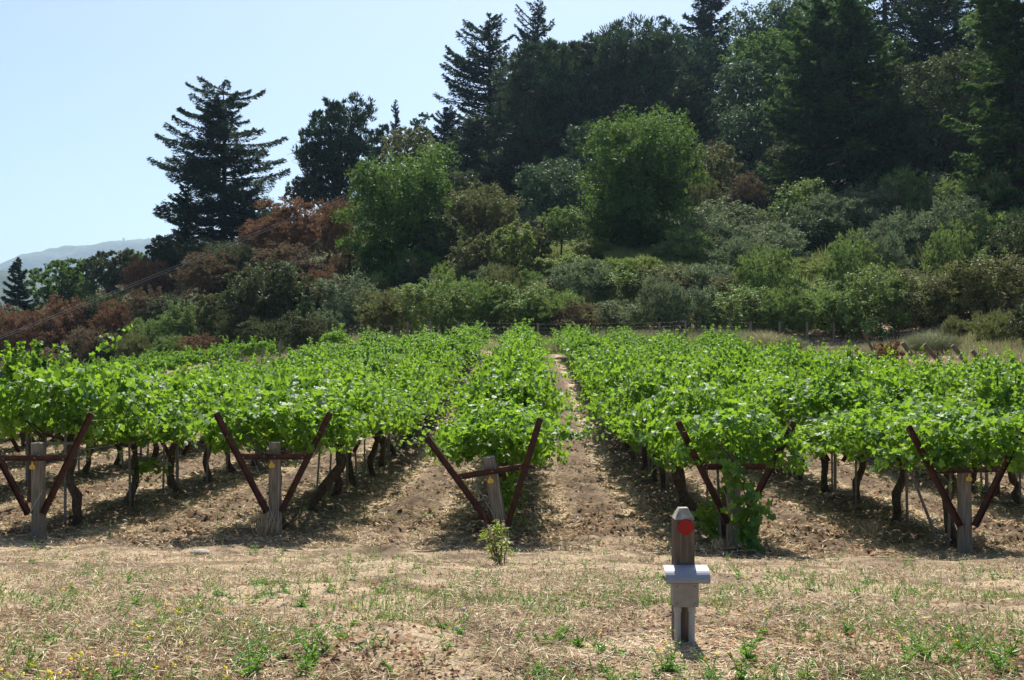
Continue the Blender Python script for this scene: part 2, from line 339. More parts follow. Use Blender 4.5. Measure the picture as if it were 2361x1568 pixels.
# ------------------------------------------------------------------ vines
def vine_foliage(seed, n, lod, w=1.0):
    r = nz(seed); half = .98
    # cross-section of the canopy: points on a dome with hanging skirts, plus a filled inside
    ns = int(n * .60); ni = n - ns
    s = r.uniform(-1, 1, ns); ang = s * 1.95                      # 0 = straight up
    ph = r.uniform(0, 6.28, 4)
    v = r.uniform(-half, half, ns)
    bump = .16 * np.cos(v * 3.2 + .6 * np.sin(ph[0])) - .05 + .10 * np.sin(v * 5.1 + ph[0] + s * 2) + .12 * np.sin(s * 7 + ph[1] + v * 2.3) + .09 * np.sin(v * 12 + ph[2] + s * 3) + .06 * np.sin(s * 17 + ph[3] - v * 6)
    rad = 1.0 + bump + r.normal(0, .07, ns)
    gp = np.sin(v * 7.3 + ph[1] * 2) * np.sin(s * 8.1 + ph[2]) + .5 * np.sin(v * 15 + ph[3]) * np.sin(s * 13 + ph[0]); hole = (gp > .38) & (r.random(ns) < .85); rad = np.where(hole, rad * r.uniform(.45, .8, ns), rad)
    u = np.sin(ang) * .77 * w * rad; h = 1.34 + np.cos(ang) * .43 * rad
    skirt = np.maximum(0, np.abs(ang) - 1.45); h -= skirt * r.uniform(0, .28, ns)
    out = np.stack([v * .15, np.sin(ang), np.cos(ang) + .25], 1)
    ui = r.uniform(-.66, .66, ni) * w; vi = r.uniform(-half, half, ni); hi = r.uniform(1.06, 1.62, ni) + .1 * np.cos(ui * 1.5)
    C = np.concatenate([np.stack([v, u, h], 1), np.stack([vi, ui, hi], 1)])
    O = np.concatenate([out, r.normal(0, .6, (ni, 3)) + [0, 0, .4]])
    Sz = r.uniform(.075, .16, n)
    # shoots
    for k in range(20 if lod < 2 else 12):
        a = r.uniform(-1, 1); p = np.array([r.uniform(-half, half), np.sin(a * 1.6) * .74 * w, 1.35 + np.cos(a * 1.6) * .42])
        d = np.array([r.normal(0, .4), a * 1.0 + r.normal(0, .35), 1.15 - abs(a) * .9]); d /= np.linalg.norm(d)
        L = r.uniform(.35, 1.1) if k % 3 else r.uniform(.15, .4); m_ = int(L * 24); tt = np.linspace(0, 1, m_)[:, None]
        c = p + d * tt * L + np.array([0, 0, -.35]) * (tt ** 2) * L + r.normal(0, .035, (m_, 3))
        C = np.concatenate([C, c]); O = np.concatenate([O, r.normal(0, .7, (m_, 3)) + [0, 0, .6]]); Sz = np.concatenate([Sz, (.13 - .07 * tt[:, 0])])
    nn = norm(norm(O) * 1.0 + r.normal(0, .85, (len(C), 3)) + [0, -.0, .1])
    td = r.normal(0, .6, (len(C), 3)) + [0, 0, -.9]
    C[:, 2] = np.where(C[:, 2] < .95, .95 + (C[:, 2] - .95) * .45, C[:, 2])
    if lod == 0: return lobed(r, C, nn, Sz, td)
    if lod == 1: return rhombs(r, C, nn, Sz * 1.12, Sz * 1.0, td, .2)
    return rhombs(r, C, nn, Sz * 1.35, Sz * 1.2, td, .2)
def vine_wood(seed):
    r = nz(seed); parts = []
    z = np.linspace(-.05, 1.0, 9); bx = np.cumsum(r.normal(0, .05, 9)) + r.normal(0, .15) * z; by = np.cumsum(r.normal(0, .045, 9)) + r.normal(0, .10) * z; bx -= bx[0]; by -= by[0]
    P = np.stack([bx, by, z], 1); R = np.linspace(.070, .044, 9) * (1 + r.uniform(-.22, .28, 9)); R[-1] *= 1.35; parts.append(tube(P, R, 8))
    top = P[-1]
    for s in (-1, 1):
        k = 7; tt = np.linspace(0, 1, k)
        Q_ = np.stack([top[0] + s * tt * .88, top[1] + np.cumsum(r.normal(0, .02, k)), top[2] + .13 * np.sqrt(tt) + np.cumsum(r.normal(0, .012, k))], 1)
        parts.append(tube(Q_, np.linspace(.036, .020, k) * (1 + r.uniform(-.15, .2, k)), 6))
        for j in range(3):
            p = Q_[2 + j * 2 - (j > 1)]; a = r.uniform(-1, 1); L = r.uniform(.45, .8)
            q = np.stack([p[0] + tt * r.normal(0, .12), p[1] + tt * a * L, p[2] + tt * L * (.75 - .2 * abs(a))], 1)
            parts.append(tube(q, np.linspace(.012, .005, k), 4))
    for j in range(2):                 # old spurs
        p = P[r.integers(3, 8)]; d = norm(r.normal(size=3) + [0, 0, .6]); parts.append(tube([p, p + d * .06, p + d * .12], [.018, .015, .008], 5))
    return cat(parts)
FOL = {0: [mesh_np("vine_foliage", *vine_foliage(100 + i, 2600, 0), [M['vine']]) for i in range(7)],
       1: [mesh_np("vine_foliage", *vine_foliage(200 + i, 1500, 1, 1.0), [M['vine']]) for i in range(5)],
       2: [mesh_np("vine_foliage", *vine_foliage(300 + i, 1000, 2, .88), [M['vine_far']]) for i in range(5)]}
WOOD = [mesh_np("vine_trunk", *vine_wood(400 + i), [M['bark']], smooth=True) for i in range(8)]
def bunch(seed):
    r = nz(seed); parts = []
    o = np.array([[1, 0, 0], [0, 1, 0], [-1, 0, 0], [0, -1, 0]]) * .7
    for k in range(42):
        z = -r.random() * .16; rr = (.045 + z * .2) * np.sqrt(r.random()); a = r.uniform(0, 6.28); c = np.array([rr * np.cos(a), rr * np.sin(a), z]); s = .0085
        ring = np.array([[1, 0, 0], [0, 1, 0], [-1, 0, 0], [0, -1, 0]]); V = np.concatenate([c + s * (ring * .7 + [0, 0, -.7]), c + s * ring * 1.0, c + s * (ring * .7 + [0, 0, .7])])
        Qb = [[j, (j + 1) % 4, 4 + (j + 1) % 4, 4 + j] for j in range(4)] + [[4 + j, 4 + (j + 1) % 4, 8 + (j + 1) % 4, 8 + j] for j in range(4)] + [[3, 2, 1, 0], [8, 9, 10, 11]]
        parts.append((V, np.array(Qb)))
    return cat(parts)
BUNCH = [mesh_np("grape_bunch", *bunch(500 + i), [M['grape']], smooth=True) for i in range(3)]
ORD = ["first", "second", "third", "fourth", "fifth", "sixth", "seventh", "eighth", "ninth", "tenth", "eleventh", "twelfth", "thirteenth", "fourteenth", "fifteenth", "sixteenth", "seventeenth", "eighteenth"]
NUMW = {1: "one", 2: "two", 3: "three", 4: "four", 5: "five", 6: "six", 7: "seven", 8: "eight"}
def row_name(k):
    nm = {-2: "the leftmost end post's row", -1: "the second end post's row", 0: "the crooked end post's row",
          1: "the untagged end post's row", 2: "the rightmost end post's row"}
    if k in nm: return nm[k]
    if k < 0: return "the row %s left of the leftmost end post" % (NUMW[-2 - k] + (" place" if k == -3 else " places"))
    return "the row %s right of the rightmost end post" % (NUMW[k - 2] + (" place" if k == 3 else " places"))
END0 = {-2: 13.05, -1: 12.75, 0: 12.75, 1: 12.2, 2: 12.2}
def far_end(k):
    if k <= -5: return {-5: 47, -6: 41, -7: 38, -8: 36, -9: 35}[k]
    if k <= 4: return 62.5
    return {5: 33, 6: 30, 7: 29, 8: 28}[k]
spots = []; rr = nz(77)
for k in range(-9, 9):
    x0 = XR0 + SP * k; y = END0.get(k, 12.7) + (.62 if k in (1, 2) else .54); n = 0; ye = far_end(k)
    while y < ye:
        x = x0 + ROWDX * (y - 12.5); px = CX + x / y * F
        if -330 < px < 2690: spots.append((y, k, n, x))
        y += 1.8; n += 1
spots.sort()
seen = {}; tot = 0; protos = {}; stuff = []
counts = {}
for y, k, n, x in spots:
    x += rr.normal(0, .03); gz = g1(x, y); lod = 0 if y < 21 else (1 if y < 35 else 2)
    fi = int(rr.integers(len(FOL[lod]))); wi = int(rr.integers(len(WOOD)))
    flip = rr.integers(2) * math.pi; sc = rr.uniform(.93, 1.06); hs = sc * rr.uniform(.84, 1.12) * (1.0 if y < 25 else 1 - .14 * min(1, (y - 25) / 25)); wd = rr.uniform(.92, 1.05) * (.92 if k == 0 and y < 18 else 1)
    if k <= -5: hs *= .88
    if y > 36 and abs(k) < 9 and rr.random() < .06: hs *= .7
    rz = math.pi / 2 - ROWDX + flip + rr.normal(0, .03)
    if y > 21 and len(stuff) + tot >= 300 or tot >= 300:
        stuff.append((x, y, gz, rz, sc, wd, hs, FOL[2][fi % 5])); continue
    tot += 1; vi = counts.get(k, 0); counts[k] = vi + 1
    if vi < 18:
        lab = "%s grapevine back in %s" % (ORD[vi], row_name(k)); grp = "grapevines in the vineyard rows"
    else:
        lab = "leafy grapevine deep inside %s" % row_name(k); grp = "grapevines deep inside " + row_name(k)
    v = thing("grapevine", (x, y, gz), lab, "grapevine", grp, (0, 0, rz), (sc, wd, hs))
    child("trunk", WOOD[wi], v); child("foliage", FOL[lod][fi], v)
    if vi < 3 and -3 <= k <= 3 and y < 19:
        for q in range(4):
            g = child("grape_bunch", BUNCH[q % 3], v); g.location = (rr.uniform(-.8, .8), rr.uniform(-.5, .5), rr.uniform(.98, 1.10))
def co_arr(me):
    V = np.empty(len(me.vertices) * 3, np.float32); me.vertices.foreach_get("co", V); Q_ = np.empty(len(me.loops), np.int32); me.loops.foreach_get("vertex_index", Q_)
    return V.reshape(-1, 3), Q_.reshape(-1, 4)
def place(V, x, y, z, rz, sx, sy, sz):
    c, s = math.cos(rz), math.sin(rz); P = V * [sx, sy, sz]
    return np.stack([P[:, 0] * c - P[:, 1] * s + x, P[:, 0] * s + P[:, 1] * c + y, P[:, 2] + z], 1)
# second block on the left: hedge-like rows seen from the side
def blk(px, d): return (px - CX) / F * d
block2 = []
for j, (pa, da, pb, db) in enumerate(((625, 73, 250, 66), (600, 68, 200, 62), (520, 64, 120, 60), (640, 78, 240, 72))):
    xa, xb = blk(pa, da), blk(pb, db); n = int(math.hypot(xa - xb, da - db) / 1.7)
    for i_ in range(n + 1):
        f = i_ / n; x = xa + (xb - xa) * f; y = da + (db - da) * f
        block2.append((x, y, min(g1(x, y), (HZ - (846 + 26 * f)) / F * y) - .1, math.atan2(da - db, xa - xb) + rr.integers(2) * math.pi, 1.0, rr.uniform(.5, .65), rr.uniform(.88, 1.0), FOL[2][int(rr.integers(5))]))
parts = [(place(co_arr(s[7])[0], *s[:4], *s[4:7]), co_arr(s[7])[1]) for s in stuff + block2]
if parts:
    single("distant_vines", mesh_np("distant_vines", *cat(parts), [M['vine_far']]), "far grapevines merging into a green mass before the woods", "grapevines", None, "stuff")
print("vines", tot, "stuff", len(stuff), len(block2))

# extra tall bushy shoots rising over the canopy
def shoot_clump(seed, hgt, wid, n):
    r = nz(seed); C = []; Z = []
    for k in range(13):
        a = r.uniform(0, 6.28); L = hgt * r.uniform(.6, 1.0); m_ = n // 13; t_ = r.random(m_); o = wid * r.uniform(.3, 1.1)
        c = np.stack([np.cos(a) * o * (t_ ** .7) + .2 * wid * np.sin(t_ * 4 + a), np.sin(a) * o * t_ ** .7, t_ * L], 1) + r.normal(0, 1, (m_, 3)) * (.075 * (1.15 - t_))[:, None]
        C.append(c); Z.append((.15 - .07 * t_) * r.uniform(.7, 1.15, m_))
    C = np.concatenate(C); m_ = len(C)
    return lobed(r, C, norm(r.normal(0, .8, (m_, 3)) + [0, -.2, .5]), np.concatenate(Z), r.normal(0, .5, (m_, 3)) + [0, 0, -.9])
def place_shoot(px, d, py_base, py_top, wid, seed, label, n=260):
    x = (px - CX) / F * d; z0 = (HZ - py_base) / F * d; z1 = (HZ - py_top) / F * d
    zg = g1(x, d)
    v = thing("grapevine", (x, d, zg), label, "grapevine", "grapevines in the vineyard rows")
    V, Q = shoot_clump(seed, z1 - z0, wid, n); V = V + [0, 0, z0 - zg]
    child("foliage", mesh_np("vine_shoots", V, Q, [M['vine']]), v)
    r = nz(seed); k = 8; tt = np.linspace(0, 1, k)
    P = np.stack([np.cumsum(r.normal(0, .02, k)), np.cumsum(r.normal(0, .02, k)), tt * (z1 - zg) * .97 - .03], 1)
    child("trunk", mesh_np("vine_trunk", *tube(P, np.linspace(.04, .006, k), 6), [M['bark']], smooth=True), v)
place_shoot(66, 15.6, 910, 780, .40, 1, "tall bushy grapevine rising above the canopy at far left", 1100)
place_shoot(2300, 17.5, 930, 806, .60, 2, "tall grapevine shoots rising above the canopy at far right", 520)
# the creeping shoot that hangs over the untagged post down to the ground
r = nz(9); P1 = np.array([[1678, 1068], [1690, 1085], [1712, 1120], [1722, 1165], [1730, 1200], [1722, 1235], [1738, 1262], [1742, 1292]])
tt = np.linspace(0, 1, 8); d_ = 11.75; n = 230; s_ = r.random(n)
cx = np.interp(s_, tt, P1[:, 0]) + r.normal(0, 1, n) * np.interp(s_, tt, [8, 12, 16, 20, 18, 9, 7, 8]); cy = np.interp(s_, tt, P1[:, 1]) + r.normal(0, 8, n)
ex = r.random(n) < .13; cx[ex] = r.uniform(1730, 1778, ex.sum()); cy[ex] = 1172 + r.normal(0, 10, ex.sum())
C = np.stack([(cx - CX) / F * d_, d_ + r.normal(0, .07, n), (HZ - cy) / F * d_], 1); bx_, by_ = float(C[-1, 0]), d_
ox, oy = (1738 - CX) / F * d_, d_; gz = g1(ox, oy); C[:, 2] = np.maximum(C[:, 2], gz + .03)
v = thing("grapevine", (ox, oy, gz), "trailing grapevine shoot hanging from the untagged end post down to the grass", "grapevine", "grapevines in the vineyard rows")
Vv, Qq = lobed(r, C - [ox, oy, gz], norm(r.normal(0, .45, (n, 3)) + [0, -.8, .4]), r.uniform(.09, .15, n), r.normal(0, .4, (n, 3)) + [0, 0, -1])
child("foliage", mesh_np("trailing_foliage", Vv, Qq, [M['vine']]), v)
PP = np.stack([(P1[:, 0] - CX) / F * d_ - ox, 0 * P1[:, 0], (HZ - P1[:, 1]) / F * d_ - gz], 1)
child("trunk", mesh_np("trailing_stem", *tube(PP, np.linspace(.006, .010, 8), 5), [M['bark']]), v)
# long shoot reaching into the lane, low clump of leaves right of the reflector
def leaf_path(pts, d, n, spread, label, seed, size=(.07, .13)):
    r = nz(seed); pts = np.array(pts, float); s = r.random(n); tt = np.linspace(0, 1, len(pts))
    cx = np.interp(s, tt, pts[:, 0]) + r.normal(0, spread, n); cy = np.interp(s, tt, pts[:, 1]) + r.normal(0, spread * .8, n)
    ox = (pts[0, 0] - CX) / F * d; oz = g1(ox, d)
    C = np.stack([(cx - CX) / F * d - ox, r.normal(0, .1, n), (HZ - cy) / F * d - oz], 1)
    v = thing("grapevine", (ox, d, oz), label, "grapevine", "grapevines in the vineyard rows")
    child("foliage", mesh_np("shoot_foliage", *lobed(r, C, norm(r.normal(0, .5, (n, 3)) + [0, -.5, .6]), r.uniform(*size, n), r.normal(0, .5, (n, 3)) + [0, 0, -1]), [M['vine']]), v)
    P = np.stack([(pts[:, 0] - CX) / F * d - ox, 0 * pts[:, 0], (HZ - pts[:, 1]) / F * d - oz], 1)
    child("trunk", mesh_np("shoot_stem", *tube(P, np.linspace(.008, .004, len(pts)), 5), [M['bark']]), v)
leaf_path([(1215, 1000), (1265, 1005), (1300, 1000), (1345, 1003), (1362, 985)], 13.0, 95, 7, "long green vine shoot reaching sideways from the crooked middle post into the lane", 31)
leaf_path([(1655, 1235), (1640, 1200), (1622, 1185), (1650, 1150), (1680, 1130)], 12.9, 170, 13, "low clump of vine suckers behind the untagged end post", 32)
leaf_path([(378, 1085), (352, 1070), (330, 1080), (318, 1110)], 15.6, 90, 12, "leafy vine shoot drooping low between the two left end posts", 33)
leaf_path([(1170, 1190), (1178, 1150), (1170, 1120), (1185, 1080)], 12.95, 120, 14, "young suckers climbing just behind the crooked middle post", 34)

# stakes with short cross arms, beside the vines of the near rows
st_me = mesh_np("stake", *cat([bar((0, 0, -.1), (0, 0, 1.22), .030, .022), bar((.0, .015, 0), (0, .015, 1.2), .010, .022)]), [M['stake']])
ar_me = mesh_np("crossarm", *cat([bar((-.24, -.014, 0), (.24, -.014, 0), .035, .006, (0, 1, 0)), bar((-.24, -.02, .017), (.24, -.02, .017), .005, .028, (0, 1, 0))]), [M['stake']])
for k in range(-3, 4):
    i_ = 0
    for y, kk, n, x in spots:
        if kk != k or n > 7: continue
        dx = .10 if n % 2 else -.06; yy = y - .12
        lab = "grey stake by %s vine of %s" % (ORD[i_], row_name(k)); i_ += 1
        s_ = thing("vine_stake", (x + dx, yy, g1(x + dx, yy)), lab, "stake", "steel stakes beside the vines", (rr.normal(0, .03), rr.normal(0, .05), rr.normal(0, .15)))
        child("stake", st_me, s_)
        if n % 2 == 0 or k > 0: a = child("crossarm", ar_me, s_); a.location = (0, 0, rr.uniform(1.0, 1.12))
s_ = thing("vine_stake", ((2168 - CX) / F * 12.7, 12.7, g1((2168 - CX) / F * 12.7, 12.7)), "bare steel stake leaning left beside the rightmost end post", "stake", "steel stakes beside the vines", (0, math.radians(-22), .1))
child("stake", st_me, s_)

# ------------------------------------------------------------------ trellis end posts
def round_post(r0, r1, h, seed, sides=14, lean=0):
    r = nz(seed); zz = np.linspace(-.25, h, 8); th = np.linspace(0, 2 * np.pi, sides, endpoint=False)
    rad = (r0 + (r1 - r0) * (zz + .25) / (h + .25))[:, None] * (1 + r.normal(0, .035, (1, sides)) + r.normal(0, .008, (8, sides)))
    V = np.stack([rad * np.cos(th), rad * np.sin(th), np.broadcast_to(zz[:, None], rad.shape)], 2)
    top = V[-1] * [.9, .9, 1] + [0, 0, .006]; V = np.concatenate([V.reshape(-1, 3), top, [[0, 0, h + .002]]]); Q = []
    for i in range(8):
        for j in range(sides): Q.append([i * sides + j, i * sides + (j + 1) % sides, (i + 1) * sides + (j + 1) % sides, (i + 1) * sides + j])
    c = len(V) - 1; b0 = 8 * sides; mi = [0] * (7 * sides) + [1] * sides
    for j in range(0, sides, 2): Q.append([c, b0 + j, b0 + (j + 1) % sides, b0 + (j + 2) % sides]); mi.append(1)
    return mesh_np("post", V, Q, [M['wood'], M['endgrain']], mi)
def chan(p, q, w_, dpt, th=.006):
    """steel channel: a web facing the viewer and two flanges"""
    p = np.array(p, float); q = np.array(q, float); d = (q - p) / np.linalg.norm(q - p); a = np.cross(d, [0, 1., 0])
    return cat([bar(p, q, w_, th), bar(p + a * (w_ / 2) + [0, -dpt / 2, 0], q + a * (w_ / 2) + [0, -dpt / 2, 0], th, dpt), bar(p - a * (w_ / 2) + [0, -dpt / 2, 0], q - a * (w_ / 2) + [0, -dpt / 2, 0], th, dpt)])
tagprof = [(-.035, -.005), (-.036, -.035), (-.028, -.045), (.028, -.045), (.036, -.035), (.035, -.005), (.012, .012), (.009, .035), (.004, .043), (-.004, .043), (-.009, .035), (-.012, .012)]
def tag_mesh():
    P = np.array([(a, 0, b) for a, b in tagprof]); n = len(P); V = np.concatenate([P + [0, -.0015, 0], P + [0, .0015, 0], [[0, -.0015, 0], [0, .0015, 0]]]); Q = []
    for j in range(n): Q.append([j, (j + 1) % n, n + (j + 1) % n, n + j])
    for j in range(0, n, 2): Q.append([2 * n, (j + 2) % n, (j + 1) % n, j]); Q.append([2 * n + 1, n + j, n + (j + 1) % n, n + (j + 2) % n])
    return mesh_np("tag", V, Q, [M['yellow']])
TAG = tag_mesh()
MARK = mesh_np("mark", *cat([box(-.012, .012, -.0035, -.002, z, z + .004) for z in (-.012, -.022, -.031)] + [box(-.004, .004, -.0035, -.002, .026, .032)]), [M['ink']])
XB = mesh_np("crossbar", *cat([bar((-.39, 0, 0), (.39, 0, 0), .062, .006), bar((-.39, -.018, .031), (.39, -.018, .031), .006, .04), bar((-.39, -.018, -.031), (.39, -.018, -.031), .006, .04)]), [M['rust']])
ARM = {s: mesh_np("arm", *chan((s * .085, 0, .30), (s * .70, 0, 1.53), .070, .036), [M['rust']]) for s in (-1, 1)}
BOLT = mesh_np("bolt", *tube([(0, -.012, 0), (0, .004, 0)], [.011, .011], 6), [M['stake']], smooth=False)
ends = [(-2, 90, 1242, 0, 1.18, "tagged wooden end post with rusty V arms, leftmost of the five", True, 0),
        (-1, 635, 1242, 0, 1.16, "tagged wooden end post with rusty V arms, second from the left", True, .02),
        (0, 1160, 1258, -9.5, 1.06, "crooked leaning wooden end post with tilted rusty V arms, behind the weedy bush", True, -.05),
        (1, 1690, 1272, 0, 1.17, "split untagged end post overhung by vine leaves behind the red reflector marker", False, .03),
        (2, 2224, 1280, -1.5, 1.20, "tagged wooden end post with fully bare rusty V arms, rightmost of the five", True, 0)]
for k, px, py, roll, h, lab, tg, yaw in ends:
    # distance where the ground appears at that picture height
    ds = np.linspace(9, 15, 300); zz = macro((px - CX) / F * ds, ds); d = float(ds[np.argmin(np.abs(zz - (HZ - py) / F * ds))])
    x = (px - CX) / F * d
    e = thing("trellis_end_post", (x, d, g1(x, d) - .01), lab, "trellis post", "trellis end posts at the near ends of the rows", (math.radians(2), math.radians(roll), yaw))
    if k == 1:
        child("post", mesh_np("post", *cat([box(-.075, -.004, -.055, .055, -.2, h), box(.004, .072, -.05, .05, -.2, h - .012), box(-.02, .02, -.03, .045, -.2, h - .05)]), [M['wood']]), e)
    else: child("post", round_post(.088, .076, h, 600 + k), e)
    zb = h - .165; xb = child("crossbar", XB, e); xb.location = (0, -.105, zb)
    for s in (-1, 1):
        a = child("arm", ARM[s], e); a.location = (0, -.062, -.0 + (h - 1.16))
        b_ = child("bolt", BOLT, xb); b_.location = (s * .36, -.004, -.012)
    b_ = child("bolt", BOLT, xb); b_.location = (.02, -.004, .0)
    if tg:
        T_ = child("tag", TAG, e); T_.location = (-.02 if k < 2 else .015, -.098, zb - .095); T_.rotation_euler = (-.05, rr.normal(0, .05), 0)
        child("mark", MARK, T_)
    wv = [tube([(-.30 + 0, -.06, zb + .1), (-.12, -.1, zb - .35), (-.05, -.09, .35), (.02, -.09, .15)], .0022, 4)]
    if k in (-2, -1, 0): wv.append(tube([(.07, -.095, zb - .03), (.06, -.10, .45), (.055, -.10, .05)], .0025, 4))
    if k == -2: wv = [tube([(.085, -.05, .62), (.0, -.10, .45), (-.16, -.12, .12)], .0025, 4)]
    if k == 2: wv = [tube([(-.45, -.03, zb + .2), (0, .0, zb + .17), (.45, -.03, zb + .2)], .0022, 4), tube([(-.55, -.03, zb + .42), (0, .0, zb + .38), (.55, -.03, zb + .42)], .0022, 4)]
    child("tie_wire", mesh_np("tie_wire", *cat(wv), [M['wire']]), e)
    # wires running down the row
    for s in (-1, 1):
        for q, (u, hz_) in enumerate(((.36, .98), (.62, 1.45))):
            ysr = np.linspace(d, d + 22, 12); xs = x + s * u + ROWDX * (ysr - d); zs = np.array([macro(a_, b_)[0] for a_, b_ in zip(xs, ysr)]) + hz_
            single("trellis_wire", mesh_np("trellis_wire", *tube(np.stack([xs, ysr, zs], 1), .0022, 4), [M['wire']]),
                   "%s trellis wire on the %s side of %s" % (("lower", "upper")[q], {-1: "left", 1: "right"}[s], row_name(k)), "wire", "wires strung along the vine rows")

PST = mesh_np("stake", *cat([bar((0, 0, -.2), (0, 0, 1.25), .045, .035), bar((0, .02, 0), (0, .02, 1.2), .014, .03)]), [M['stake']])
XB2 = mesh_np("crossbar", *cat([bar((-.34, 0, 0), (.34, 0, 0), .045, .006), bar((-.34, -.014, .022), (.34, -.014, .022), .006, .03)]), [M['stake']])
ARM2 = {s: mesh_np("arm", *chan((s * .12, 0, .62), (s * .60, 0, 1.50), .058, .03), [M['rust']]) for s in (-1, 1)}
for k in range(-3, 4):
    for q in range(3):
        y = 12.3 + 5.3 * (q + 1) + (.5 if k % 2 else 0); x = XR0 + SP * k + ROWDX * (y - 12.5)
        v = thing("trellis_stand", (x, y, g1(x, y)), "%s rusty V trellis inside %s" % (ORD[q], row_name(k)), "trellis stand", "trellis stands inside the vine rows", (0, 0, rr.normal(0, .05)))
        child("post", PST, v)
        for s in (-1, 1): a = child("arm", ARM2[s], v); a.location = (0, -.035, 0)
        a = child("crossbar", XB2, v); a.location = (0, -.075, 1.0)

# ------------------------------------------------------------------ reflector marker post
dm = 4.92; xm = (1574 - CX) / F * dm; zm = g1(xm, dm)
zt = (HZ - 1170) / F * dm - zm                          # post height from the picture
mk = thing("marker_post", (xm, dm, zm), "short square wooden post with round red reflector and metal covered box", "marker post", None, (0, 0, math.radians(1.5)))
wq = .0475
V = [(-wq, -wq, -.2), (wq, -wq, -.2), (wq, wq, -.2), (-wq, wq, -.2), (-wq, -wq, zt - .052), (wq, -wq, zt - .052), (wq, wq, zt - .052), (-wq, wq, zt - .052),
     (-.022, -.022, zt), (.022, -.022, zt), (.022, .022, zt), (-.022, .022, zt)]
Q = [[0, 1, 5, 4], [1, 2, 6, 5], [2, 3, 7, 6], [3, 0, 4, 7], [4, 5, 9, 8], [5, 6, 10, 9], [6, 7, 11, 10], [7, 4, 8, 11], [8, 9, 10, 11]]
child("post", mesh_np("marker_wood", V, Q, [M['darkwood'], M['endgrain']], [0] * 4 + [1] * 5), mk)
ref = child("reflector", mesh_np("reflector", *tube([(0, 0, 0), (0, -.004, 0), (0, -.0065, 0)], [.039, .039, .035], 40), [M['red']]), mk); ref.location = (.004, -wq - .001, (HZ - 1211) / F * dm - zm)
rv = child("screw", mesh_np("screw", *tube([(0, -.0066, 0), (0, -.0085, 0)], [.0035, .0035], 8), [M['screw']]), ref); rv.location = (0, 0, .026)
zc0 = (HZ - 1327) / F * dm - zm; zc1 = (HZ - 1296) / F * dm - zm
# the bent sheet cover: a quarter-round roof, open below, with a front lip
prof = [(-.055, zc1 - .002)] + [(-.055 - .098 * math.sin(a), zc1 - .060 + .058 * math.cos(a)) for a in np.linspace(.12, math.pi / 2, 10)] + [(-.153, zc0 + .004), (-.149, zc0 - .004)]
prof = [(wq * 0 + .03, zc1 - .0005)] + prof
def sheet(prof, x0, x1, th=.0025):
    V = []; n = len(prof)
    for x in (x0, x1):
        for y_, z_ in prof: V.append((x, y_, z_))
        for y_, z_ in prof: V.append((x, y_ + .0012, z_ - th))
    Q = []; o = 2 * n
    for i in range(n - 1):
        Q += [[i, i + 1, o + i + 1, o + i], [n + i + 1, n + i, o + n + i, o + n + i + 1], [i, n + i, n + i + 1, i + 1], [o + i, o + i + 1, o + n + i + 1, o + n + i]]
    Q += [[0, o, o + n, n], [n - 1, n + n - 1, o + n + n - 1, o + n - 1]]
    return V, Q
x0c = (1534 - 1587) / F * (dm - .1); x1c = (1636 - 1587) / F * (dm - .1)
Vc, Qc = sheet(prof[1:], x0c, x1c)
cvp = child("cover", mesh_np("cover", Vc, Qc, [M['capmetal']], smooth=False), mk)
for px_, py_ in ((1545, 1308), (1590, 1307)):
    s_ = child("screw", mesh_np("screw", *tube([(0, 0, 0), (0, -.002, .002)], [.004, .003], 8), [M['plate']]), cvp); s_.location = ((px_ - 1575) / F * dm, -.128, zc1 - .021)
for s in (x0c, x1c):
    child("cover_end", mesh_np("cover_end", *box(s - .0015 + (.002 if s < 0 else -.002), s + .0015 + (.002 if s < 0 else -.002), -.146, -.050, zc0 + .002, zc0 + .018), [M['lead']]), cvp)
child("cover_lip", mesh_np("cover_lip", *box(x0c + .004, x1c - .004, -.1485, -.143, zc0 - .007, zc0 + .006), [M['lead']]), cvp)
child("cable_strap", mesh_np("strap", *box(-.03, .04, -.058, -.048, zc1 - .014, zc1 + .004), [M['lead']]), mk)
xp0 = (1553 - 1587) / F * (dm - .1); xp1 = (1609 - 1587) / F * (dm - .1); zp1 = zc0 - .004; zp0 = (HZ - 1384) / F * dm - zm
pl = child("box", mesh_np("terminal_box", *cat([box(xp0, xp1, -.135, -.052, zp0 + .004, zp1), box(xp0 - .002, xp1 + .002, -.1385, -.134, zp0, zp1 - .001)]), [M['plate']]), mk)
for sx in (xp0 + .016, xp1 - .016):
    for sz in (zp0 + .018, zp1 - .018):
        s_ = child("screw", mesh_np("screw", *tube([(0, 0, 0), (0, -.0022, 0)], [.0034, .0034], 8), [M['screw']]), pl); s_.location = (sx, -.1383, sz)
for px_, lab in ((1565, None), (1598, None)):
    xx = (px_ - 1587) / F * (dm - .1)
    c_ = child("conduit", mesh_np("conduit", *cat([tube([(xx, -.10, -.10), (xx, -.10, zp0)], [.0152, .0152], 18), tube([(xx, -.10, zp0 - .030), (xx, -.10, zp0 - .001)], [.0185, .0185], 18)]), [M['conduit']], smooth=False), mk)
    nlp = None

